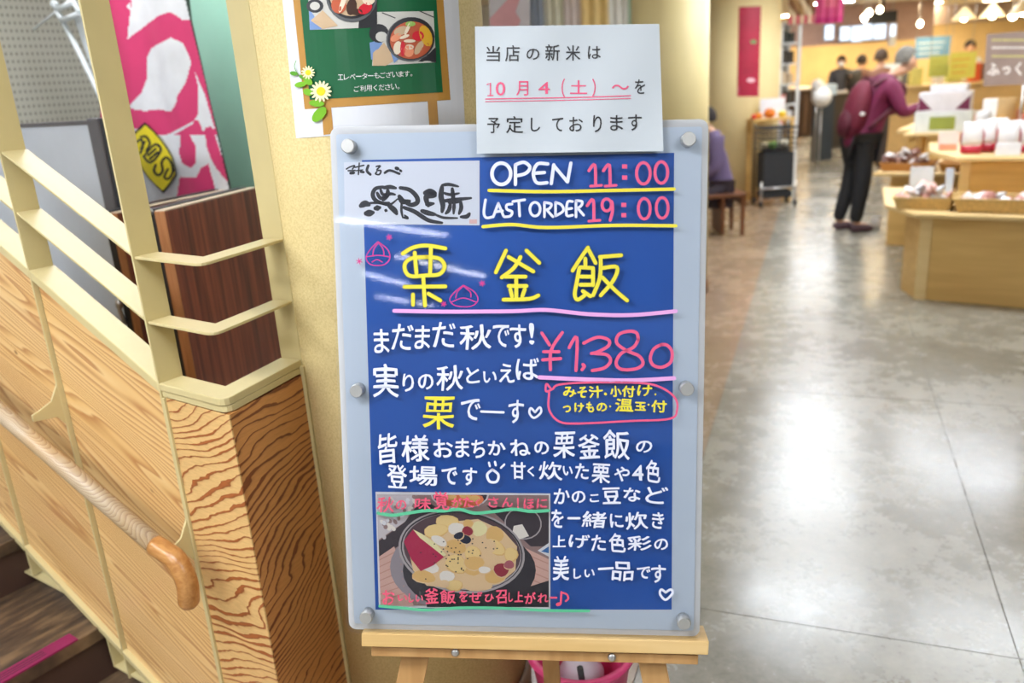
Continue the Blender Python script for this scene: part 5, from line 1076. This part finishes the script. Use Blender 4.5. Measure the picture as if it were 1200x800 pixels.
for k, (x, y, Y, shade) in enumerate([(1163, 17, 10.5, 1), (1130, 20, 11, 1), (1187, 18, 10, 0), (1013, 21, 13, 0), (1018.5, 15, 14, 0), (1031, 11.5, 14.5, 0), (1078, 28, 15, 0), (1199, 13, 9.5, 1)]):
    q = PY(x, y, Y); t = thing('pendant_lamp', ['bare glowing bulb pendant', 'glowing bulb under a cream cone shade'][shade] + ', ' + ['hanging left of the grey-brown sign top', 'above the yellow signs', 'hanging above the grey-brown sign', 'lowest of the three by the black screen', 'middle one of the three by the black screen', 'highest of the three by the black screen', 'small and dim, over the blue sign', 'at the top right edge of the picture'][k], 'lamp', q)
    MB().blob(q, (.042, .042, .05), n=14).build('bulb', BUL, t); MB().tube([q + Z3 * .05, np.array([q[0], q[1], CEIL])], .006, 6).build('cord', STEEL, t)
    if shade: MB().lathe(q + Z3 * .0, Z3, [(.15, -.03), (.05, .09), (.02, .12), (.02, .13), (.045, .09), (.145, -.03)], 24).build('shade', SHD, t)
for k, (x, y, Y, w_) in enumerate([(998, 11, 16.2, .55), (1075, 5, 14.2, .95), (1168, 0, 12.3, .5)]):
    v = ray(x, y); q = CAM + v * ((CEIL - .03 - CAMH) / v[2]); 
    t = thing('ceiling_light', ['small oval ceiling light over the lit menus', 'long oval ceiling light over the far counter', 'oval ceiling light at the top right'][k], 'lamp', q)
    MB().lathe(q, Z3, [(0, 0), (w_ / 2, 0), (w_ / 2, .028), (0, .028)], 24).build('diffuser', BUL if k else lamp_mat((255, 238, 200), 6), t)
    MB().lathe(q + Z3 * .003, Z3, [(w_ / 2 + .001, 0), (w_ / 2 + .02, 0), (w_ / 2 + .02, .026), (w_ / 2 + .001, .026)], 24).build('rim', HOUS, t)
# counters
t = thing('service_counter', 'long pale service counter beneath the yellow and blue signs', 'counter', (8.5, 13, 0)); MB().box((5.95, 12.9, 0), (7, 0, 0), (0, .7, 0), (0, 0, 1.12)).build('counter_body', mat((206, 172, 116), .6), t); MB().box((5.9, 12.85, 1.121), (7.1, 0, 0), (0, .8, 0), (0, 0, .04)).build('counter_top', BIR2, t, bev=.006)
q0 = PY(938, 90, 19)[0]; q1 = PY(965, 90, 19)[0]
t = thing('aisle_counter', 'dark brown counter with a pale top at the end of the aisle', 'counter', ((q0 + q1) / 2, 19, 0)); MB().box((q0, 19, 0), (q1 - q0, 0, 0), (0, 1.2, 0), (0, 0, 1.02)).build('counter_body', mat((66, 46, 34), .5), t, bev=.01); MB().box((q0 - .05, 18.95, 1.021), (q1 - q0 + .1, 0, 0), (0, 1.3, 0), (0, 0, .05)).build('counter_top', mat((226, 214, 196), .5), t, bev=.01)
for x in (q0 + .12, q0 + .3): MB().box((x, 18.985, .08), (.05, 0, 0), (0, .013, 0), (0, 0, .85)).build('slat', mat((110, 86, 66), .5), t)
t = thing('back_counter', 'dark counter where the masked staff member stands', 'counter', (7.4, 16.4, 0)); q0 = PY(966, 90, 16)[0]; q1 = PY(1012, 90, 16)[0]
MB().box((q0, 16.0, 0), (q1 - q0, 0, 0), (0, .5, 0), (0, 0, 1.0)).build('counter_body', mat((70, 62, 56), .5), t, bev=.01); MB().box((q0 - .03, 15.96, 1.001), (q1 - q0 + .06, 0, 0), (0, .58, 0), (0, 0, .04)).build('counter_top', mat((190, 180, 168), .5), t, bev=.008)
bx = PY(970, 104, 14); bx[2] = 0
t = thing('litter_bin', 'dark bin with a pale blue top in the aisle beyond the man', 'bin', bx); r_ = .13; MB().box(bx + np.array([-r_, 0, 0]), (2 * r_, 0, 0), (0, .3, 0), (0, 0, 1.06)).build('bin_body', mat((52, 62, 70), .5), t, bev=.01); MB().box(bx + np.array([-r_ * 1.15, -.02, 1.061]), (2.3 * r_, 0, 0), (0, .34, 0), (0, 0, .17)).build('bin_top', mat((206, 226, 238), .4), t, bev=.01)
for k, (x, y, r_) in enumerate([(958, 100, .10), (963, 114, .15)]):
    q = PY(x, y, 13.7 - .7 * k); s_ = thing('ball_stand', ['small white globe on a slim stand, upper of the pair', 'larger white globe on a slim stand in the aisle'][k], 'globe', (q[0], q[1], 0)); MB().blob(q, (r_, r_, r_), n=16).build('globe', mat((232, 230, 226), .4), s_); MB().tube([(q[0], q[1], 0), q - Z3 * r_ * .9], .012, 8).build('stand', STEEL, s_)
rr = random.Random(12); x = 7.1
for k in range(15):
    w_ = .16 + .14 * rr.random(); h_ = .12 + .2 * rr.random()
    tag(MB().box((x, 13.3, 1.1615), (w_, 0, 0), (0, .18, 0), (0, 0, h_)).build('sweets_box', mat(rr.choice([(238, 226, 190), (226, 190, 120), (200, 90, 60), (240, 238, 232), (120, 84, 58), (190, 200, 120)]), .5), bev=.005), ORD[k] + ' sweets box from the left in the service counter row', 'box', 'boxes on the service counter')
    x += w_ + .05 + .08 * rr.random()
# signs over the counter
for k, (xa, ya, xb_, yb, Y, c_, lb) in enumerate([(1072, 43, 1112, 68, 14.5, (100, 150, 196), 'pale blue sign hanging over the far counter'), (1112, 61, 1142, 92, 11.9, (204, 198, 90), 'large yellow sign hanging left of the grey-brown sign'), (1088, 65, 1110, 90, 12.3, (196, 200, 100), 'smaller yellow-green sign left of the large yellow one')]):
    t = thing('hanging_sign', lb, 'sign', PY((xa + xb_) / 2, yb, Y)); pbox(xa, ya, xb_, yb, Y, .02).build('sign_panel', mat(c_, .6), t)
    a, b = PY(xa + 3, ya, Y), PY(xb_ - 3, ya, Y)
    for q in (a, b): MB().tube([(q[0], Y + .01, q[2] - .03), (q[0], Y + .01, CEIL)], .004, 6).build('cord', STEEL, t)
    m = MB()
    for r_ in range(3):
        yy_ = ya + (yb - ya) * (.25 + .25 * r_); pbox(xa + 4, yy_, xb_ - 5 - r_ * 3, yy_ + 1.6, Y - .003, .002, m)
    m.build('printed_rows', mat([(206, 222, 238), (206, 150, 60), (196, 190, 90)][k], .6), t)
q = PY(1066, 33, 18); t = thing('hanging_sign', 'small orange sign on the grey fascia', 'sign', q); pbox(1061, 20, 1070, 34, 18.25, .05).build('sign_panel', mat((240, 166, 80), .6), t)
for k, (xa, ya, xb_, yb, Y, c_, nm, lb) in enumerate([(1041, 73, 1061, 100, 12.88, (226, 226, 216), 'sack', 'upright white sack on the counter behind the man'), (1072, 76, 1084, 96, 12.95, (214, 206, 120), 'carton', 'yellow-green carton on the service counter'), (1143, 75, 1152, 96, 12.95, (216, 90, 50), 'carton', 'orange-red carton on the counter by the grey-brown sign'), (1100, 84, 1110, 97, 12.95, (236, 232, 226), 'carton', 'small white carton on the service counter')]):
    q = PY((xa + xb_) / 2, 80, Y); w_ = (xb_ - xa) * .0138; hh = (yb - ya) * .0128
    tag(pillow(MB(), (q[0], Y + .15, 1.1615), w_, .16, hh).build(nm, mat(c_, .6)) if k == 0 else MB().box((q[0] - w_ / 2, Y + .05, 1.1615), (w_, 0, 0), (0, .15, 0), (0, 0, hh)).build(nm, mat(c_, .6), bev=.006), lb, nm)
q = onfloor(1026, 268); tag(pillow(MB(), q + Z3 * .001, .09, .07, .12).build('paper_bag', mat((226, 220, 214), .6)), 'small white bag on the floor between the man and the tables', 'bag')
# ================================================================== people
def skinned(name, nodes_, edges, m, parent, sub_=2, root=None):
    """one continuous tapering surface grown over a skeleton"""
    ks = list(nodes_); base = np.array(parent['base']); me = bpy.data.meshes.new('sk')
    me.from_pydata([tuple(np.array(nodes_[k][0]) - base) for k in ks], [(ks.index(a), ks.index(b)) for a, b in edges], [])
    o = bpy.data.objects.new('sk', me); COL.objects.link(o); sk = o.modifiers.new('s', 'SKIN'); sk.use_smooth_shade = True; sk.branch_smoothing = .3
    for i, k in enumerate(ks):
        r = nodes_[k][1]; r = (r, r) if not isinstance(r, tuple) else r; d = me.skin_vertices[0].data[i]; d.radius = r; d.use_root = (k == (root or ks[0]))
    ss = o.modifiers.new('u', 'SUBSURF'); ss.levels = sub_; ss.render_levels = sub_
    me2 = bpy.data.meshes.new_from_object(o.evaluated_get(bpy.context.evaluated_depsgraph_get())); bpy.data.objects.remove(o)
    me2.materials.clear(); me2.materials.append(m); me2.polygons.foreach_set('use_smooth', [True] * len(me2.polygons)); me2.name = name
    o = bpy.data.objects.new(name, me2); COL.objects.link(o); o.parent = parent; return o
SKIN = mat((214, 166, 136), .5, var=.03)
def person(label, foot, face, cols, H=1.64, lean=0.0, arms=((.30, -.10, 1.02), (.34, .12, 1.04)), shoes=(60, 44, 48), hairc=(60, 52, 46), seated=False, step=.05, headtilt=.0, mask=False, hipf=.03, elbow=None, apron=None):
    foot = np.array([foot[0], foot[1], foot[2] if len(foot) > 2 else 0.0]); f = np.array([face[0], face[1], 0.0]); f /= np.linalg.norm(f); l = np.cross(Z3, f); k = H / 1.7
    P = lambda a, b, z: foot + f * a * k + l * b * k + Z3 * z * k
    t = thing('person', label, 'person', foot)
    lx = lambda z: lean * max(0, (z - .85)) / .6           # torso leans from the hips
    TR_, JK = mat(cols[1], .75), mat(cols[0], .7)
    hz = .90; ff = hipf
    J = {'pel': (P(ff, 0, hz), (.11 * k, .12 * k)), 'waist': (P(ff + lx(1.05), 0, 1.05), (.095 * k, .105 * k)), 'chest': (P(ff + lx(1.28), 0, 1.28), (.105 * k, .12 * k)), 'neck': (P(ff + .01 + lx(1.44), 0, 1.43), .055 * k), 'nk2': (P(ff + .03 + lx(1.5) , 0, 1.49), .052 * k)}
    hc = P(ff + .07 + lx(1.58) + headtilt, 0, 1.575)
    J['jaw'] = (hc + f * .035 * k - Z3 * .055 * k, (.052 * k, .058 * k)); J['head'] = (hc + Z3 * .015 * k, (.083 * k, .075 * k)); J['crown'] = (hc - f * .005 + Z3 * .07 * k, (.062 * k, .058 * k)); J['nose'] = (hc + f * .098 * k - Z3 * .012 * k, .012 * k)
    E_ = [('pel', 'waist'), ('waist', 'chest'), ('chest', 'neck'), ('neck', 'nk2'), ('nk2', 'jaw'), ('jaw', 'head'), ('head', 'crown'), ('head', 'nose')]
    for s, nm in ((-1, 'r'), (1, 'l')):
        sh = P(ff + lx(1.38), s * .175, 1.385); hd = arms[0 if s < 0 else 1]; hp = P(ff + hd[0], hd[1], hd[2]); mid = (sh + hp) / 2; 
        L1_, L2_ = .29 * k, .27 * k; dd = np.linalg.norm(hp - sh)
        if dd > .99 * (L1_ + L2_): hp = sh + (hp - sh) * (.99 * (L1_ + L2_) / dd); dd = .99 * (L1_ + L2_)
        ax = (hp - sh) / dd; h_ = math.sqrt(max(1e-6, L1_ ** 2 - ((dd * dd + L1_ ** 2 - L2_ ** 2) / (2 * dd)) ** 2)); pref = -Z3 * 1.0 + l * s * .35 - f * .4; pref = pref - ax * (pref @ ax); pref /= np.linalg.norm(pref)
        el = sh + ax * ((dd * dd + L1_ ** 2 - L2_ ** 2) / (2 * dd)) + pref * h_
        fd = (hp - el) / np.linalg.norm(hp - el)
        J['sh' + nm] = (sh, .055 * k); J['el' + nm] = (el, .042 * k); J['wr' + nm] = (hp, (.026 * k, .022 * k)); J['pm' + nm] = (hp + fd * .055 * k, (.036 * k, .018 * k))
        E_ += [('chest', 'sh' + nm), ('sh' + nm, 'el' + nm), ('el' + nm, 'wr' + nm), ('wr' + nm, 'pm' + nm)]
        sd = np.cross(fd, Z3); sd /= np.linalg.norm(sd) + 1e-9; up = np.cross(sd, fd)
        for q, (o_, ln) in enumerate([(-.026, .062), (-.009, .072), (.009, .07), (.026, .055)]):
            a_ = hp + fd * .075 * k + sd * o_ * k; J[f'f{nm}{q}a'] = (a_, .009 * k); J[f'f{nm}{q}b'] = (a_ + fd * ln * .6 * k - up * .008 * k, .008 * k); J[f'f{nm}{q}c'] = (a_ + fd * ln * .95 * k - up * .03 * k, .007 * k)
            E_ += [('pm' + nm, f'f{nm}{q}a'), (f'f{nm}{q}a', f'f{nm}{q}b'), (f'f{nm}{q}b', f'f{nm}{q}c')]
        a_ = hp + fd * .035 * k - sd * s * .034 * k; J[f'f{nm}ta'] = (a_, .011 * k); J[f'f{nm}tb'] = (a_ + fd * .04 * k - sd * s * .02 * k - up * .012 * k, .009 * k); E_ += [('wr' + nm, f'f{nm}ta'), (f'f{nm}ta', f'f{nm}tb')]
        if seated: hip, kn, an = P(ff, s * .09, hz - .05), P(ff + .42, s * .1, hz - .06), P(ff + .42, s * .1, hz - .47)
        else: hip, kn, an = P(ff, s * .09, hz - .06), P(ff * .6 + .02 - s * step * .5, s * .085, .49), P(-s * step, s * .09, .085)
        J['hp' + nm] = (hip, .085 * k); J['kn' + nm] = (kn, .056 * k); J['an' + nm] = (an, .036 * k); J['to' + nm] = (an + f * .15 * k - Z3 * .045 * k, (.034 * k, .026 * k)); E_ += [('pel', 'hp' + nm), ('hp' + nm, 'kn' + nm), ('kn' + nm, 'an' + nm), ('an' + nm, 'to' + nm)]
    body = skinned('body', J, E_, SKIN, t, 1, 'pel')
    g = lambda k_, add: (J[k_][0], tuple(r + add for r in J[k_][1]) if isinstance(J[k_][1], tuple) else J[k_][1] + add)
    JJ = {q: g(q, .045) for q in ('pel', 'waist', 'chest')}; JJ['col'] = (J['neck'][0] + Z3 * .05, .074 * k); EE = [('pel', 'waist'), ('waist', 'chest'), ('chest', 'col')]
    for nm in 'rl':
        JJ['sh' + nm] = g('sh' + nm, .03); JJ['el' + nm] = g('el' + nm, .022); w0 = J['wr' + nm][0]; JJ['cu' + nm] = (w0 - (w0 - J['el' + nm][0]) * .04, .036 * k); EE += [('chest', 'sh' + nm), ('sh' + nm, 'el' + nm), ('el' + nm, 'cu' + nm)]
    JJ['hem'] = (J['pel'][0] - Z3 * .13 * k, (.155 * k, .185 * k)); JJ['pel'] = (J['pel'][0], (.155 * k, .185 * k)); EE.append(('pel', 'hem'))
    skinned('jacket', JJ, EE, JK, t, 2, 'chest')
    LL = {'pel': (J['pel'][0] - Z3 * .01, (.138 * k, .168 * k))}; EE = []
    for nm in 'rl':
        LL['hp' + nm] = g('hp' + nm, .012); LL['kn' + nm] = g('kn' + nm, .03); LL['an' + nm] = (J['an' + nm][0] + Z3 * .0, .062 * k); EE += [('pel', 'hp' + nm), ('hp' + nm, 'kn' + nm), ('kn' + nm, 'an' + nm)]
    skinned('trousers', LL, EE, TR_, t, 2, 'pel')
    for nm in 'rl':
        a_ = J['an' + nm][0]; fz = a_[2] - .085 * k
        pts = [a_ - f * .055 * k, a_ + f * .02 * k, a_ + f * .12 * k, a_ + f * .19 * k]; rz_ = [.045, .05, .042, .03]
        s0 = {str(i): ((p_[0], p_[1], fz + r_ * k), ((r_ + .004) * k, r_ * k)) for i, (p_, r_) in enumerate(zip(pts, rz_))}; skinned('shoe', s0, [('0', '1'), ('1', '2'), ('2', '3')], mat(shoes, .6), t, 2)
    hm = MB(); hx = (f, l, Z3); c = J['head'][0]
    n1, n2 = 16, 10; V = []
    for i in range(n2 + 1):
        th = math.pi * .62 * i / n2
        for j in range(n1):
            ph = 2 * math.pi * j / n1; r_ = .098 * k; cut = 1.0 if math.cos(ph) < .25 else .62; tt = th * cut
            V.append(c + Z3 * .02 * k - f * .012 * k + f * r_ * 1.02 * math.sin(tt) * math.cos(ph) + l * r_ * .92 * math.sin(tt) * math.sin(ph) + Z3 * r_ * 1.15 * math.cos(tt))
    hm.add(V, [(i * n1 + j, (i + 1) * n1 + j, (i + 1) * n1 + (j + 1) % n1, i * n1 + (j + 1) % n1) for i in range(n2) for j in range(n1)], 0, True); hm.build('hair', mat(hairc, .8, var=.3, scale=40), t)
    fm_ = MB()
    for s in (-1, 1): fm_.blob(c + f * .072 * k + l * s * .032 * k + Z3 * .005, (.009, .009, .007), n=8)
    fm_.build('eye', mat((40, 32, 30), .3), t); em = MB()
    for s in (-1, 1): em.blob(c - f * .0 + l * s * .082 * k - Z3 * .01, (.02, .01, .032), n=8)
    em.build('ear', SKIN, t)
    if mask: MB().blob(c + f * .058 * k - Z3 * .045 * k, (.05 * k, .06 * k, .048 * k), n=12, ax=(f, l, Z3)).build('face_mask', mat((236, 238, 240), .7), t)
    else: MB().blob(c + f * .084 * k - Z3 * .055 * k, (.008, .024, .006), n=8, ax=(f, l, Z3)).build('mouth', mat((170, 100, 90), .5), t)
    return t, J, f, l, k
fe = np.array([.97, -.02])
fo = onfloor(991, 271)
man, J, f, l, k = person('grey-haired man in a plum jacket and black trousers reaching over the display table', fo, fe, ((104, 14, 58), (24, 24, 28)), H=1.66, lean=.22, arms=((.52, -.2, 1.20), (.50, .16, 1.16)), shoes=(78, 54, 62), hairc=(112, 108, 100), step=.05, headtilt=.05, hipf=.09)
# his backpack
bc_ = J['chest'][0] - f * .21 - Z3 * .12; up = Z3 * .97 + f * .20; up /= np.linalg.norm(up); bkx = np.cross(l, up)
bp_ = thing('backpack', 'crimson backpack on the back of the man in the plum jacket', 'backpack', bc_ - up * .27)
CR = mat((98, 12, 38), .7, var=.1); CR2 = mat((80, 12, 34), .65)
MB().blob(bc_, (.115, .155, .285), n=20, ax=(-bkx, l, up)).build('main_bag', CR, bp_)
MB().blob(bc_ - f * .075 - up * .10, (.07, .115, .14), n=16, ax=(-bkx, l, up)).build('front_pocket', CR2, bp_)
MB().tube([bc_ + up * .27 - f * .03, bc_ + up * .31, bc_ + up * .27 + f * .04], .012, 8).build('top_loop', CR2, bp_)
for s in (-1, 1): MB().tube(smoothpath([bc_ + l * s * .09 + up * .22 + f * .05, J['chest'][0] + l * s * .13 + Z3 * .15 + f * .02, J['chest'][0] + l * s * .15 + Z3 * .02 + f * .155, bc_ + l * s * .14 - up * .16 + f * .10]), .02, 8).build('strap', CR2, bp_)
MB().blob(bc_ - l * .15 - up * .02, (.025, .012, .016), n=10, ax=(f, l, Z3)).build('white_tag', mat((232, 232, 232), .4), bp_)
MB().tube([bc_ - up * .26 - l * .05, bc_ - up * .36 - l * .06 - f * .03], .005, 6).build('loose_cord', BLACK, bp_)
# seated person behind the near pillar
Ys = 8.15; sx = PY(846, 210, Ys)
person('person in a mauve coat seated on the wooden chair, half hidden by the near pillar', (sx[0] - .0, Ys, -.37), (-.97, .12), ((100, 84, 118), (70, 62, 74)), H=1.6, lean=.06, seated=True, hairc=(40, 32, 30), arms=((.30, -.14, .98), (.3, .14, .98)))
chr_ = thing('wooden_chair', 'brown wooden chair under the mauve coat, beside the near pillar', 'chair', (sx[0], Ys, 0)); CW = m_wood((92, 50, 22), (120, 70, 34), .45)
MB().box((sx[0] - .28, Ys - .22, .385), (.46, 0, 0), (0, .44, 0), (0, 0, .035)).build('seat', CW, chr_, bev=.008)
for dx in (-.27, .14):
    for dy in (-.21, .18): MB().box((sx[0] + dx, Ys + dy, 0), (.035, 0, 0), (0, .035, 0), (0, 0, .384)).build('leg', CW, chr_, bev=.003)
MB().box((sx[0] - .05, Ys - .2, .02), (.03, 0, 0), (0, .4, 0), (0, 0, .36)).build('side_panel', CW, chr_)
MB().box((sx[0] + .165, Ys - .2, .3), (.025, 0, 0), (0, .4, 0), (0, 0, .12)).build('apron_rail', CW, chr_)
# staff and customers
def at(px, py, Y): q = PY(px, py, Y); return (q[0], q[1])
person('masked staff member in dark clothes behind the back counter', at(986, 80, 17.15), (-.4, -.9), ((60, 58, 60), (40, 40, 44)), H=1.68, hairc=(36, 30, 28), mask=True)
person('customer in a grey top with dark hair seen from behind, at the far counter', at(1059, 75, 14.1), (.2, 1), ((92, 96, 102), (48, 48, 54)), H=1.72, hairc=(40, 32, 28))
person('person in a brown coat just behind the grey-haired man', at(1031, 75, 11.8), (.5, .8), ((130, 84, 56), (60, 50, 46)), H=1.7, hairc=(84, 66, 52))
person('staff member in a pale blue top behind the yellow signs', at(1134, 60, 14.6), (-.2, -1), ((176, 200, 220), (60, 60, 66)), H=1.78, hairc=(50, 40, 34))
person('dark-dressed customer standing left of the brown-coated person', at(1008, 75, 15), (.6, .7), ((76, 70, 62), (50, 46, 44)), H=1.66, hairc=(50, 40, 34))
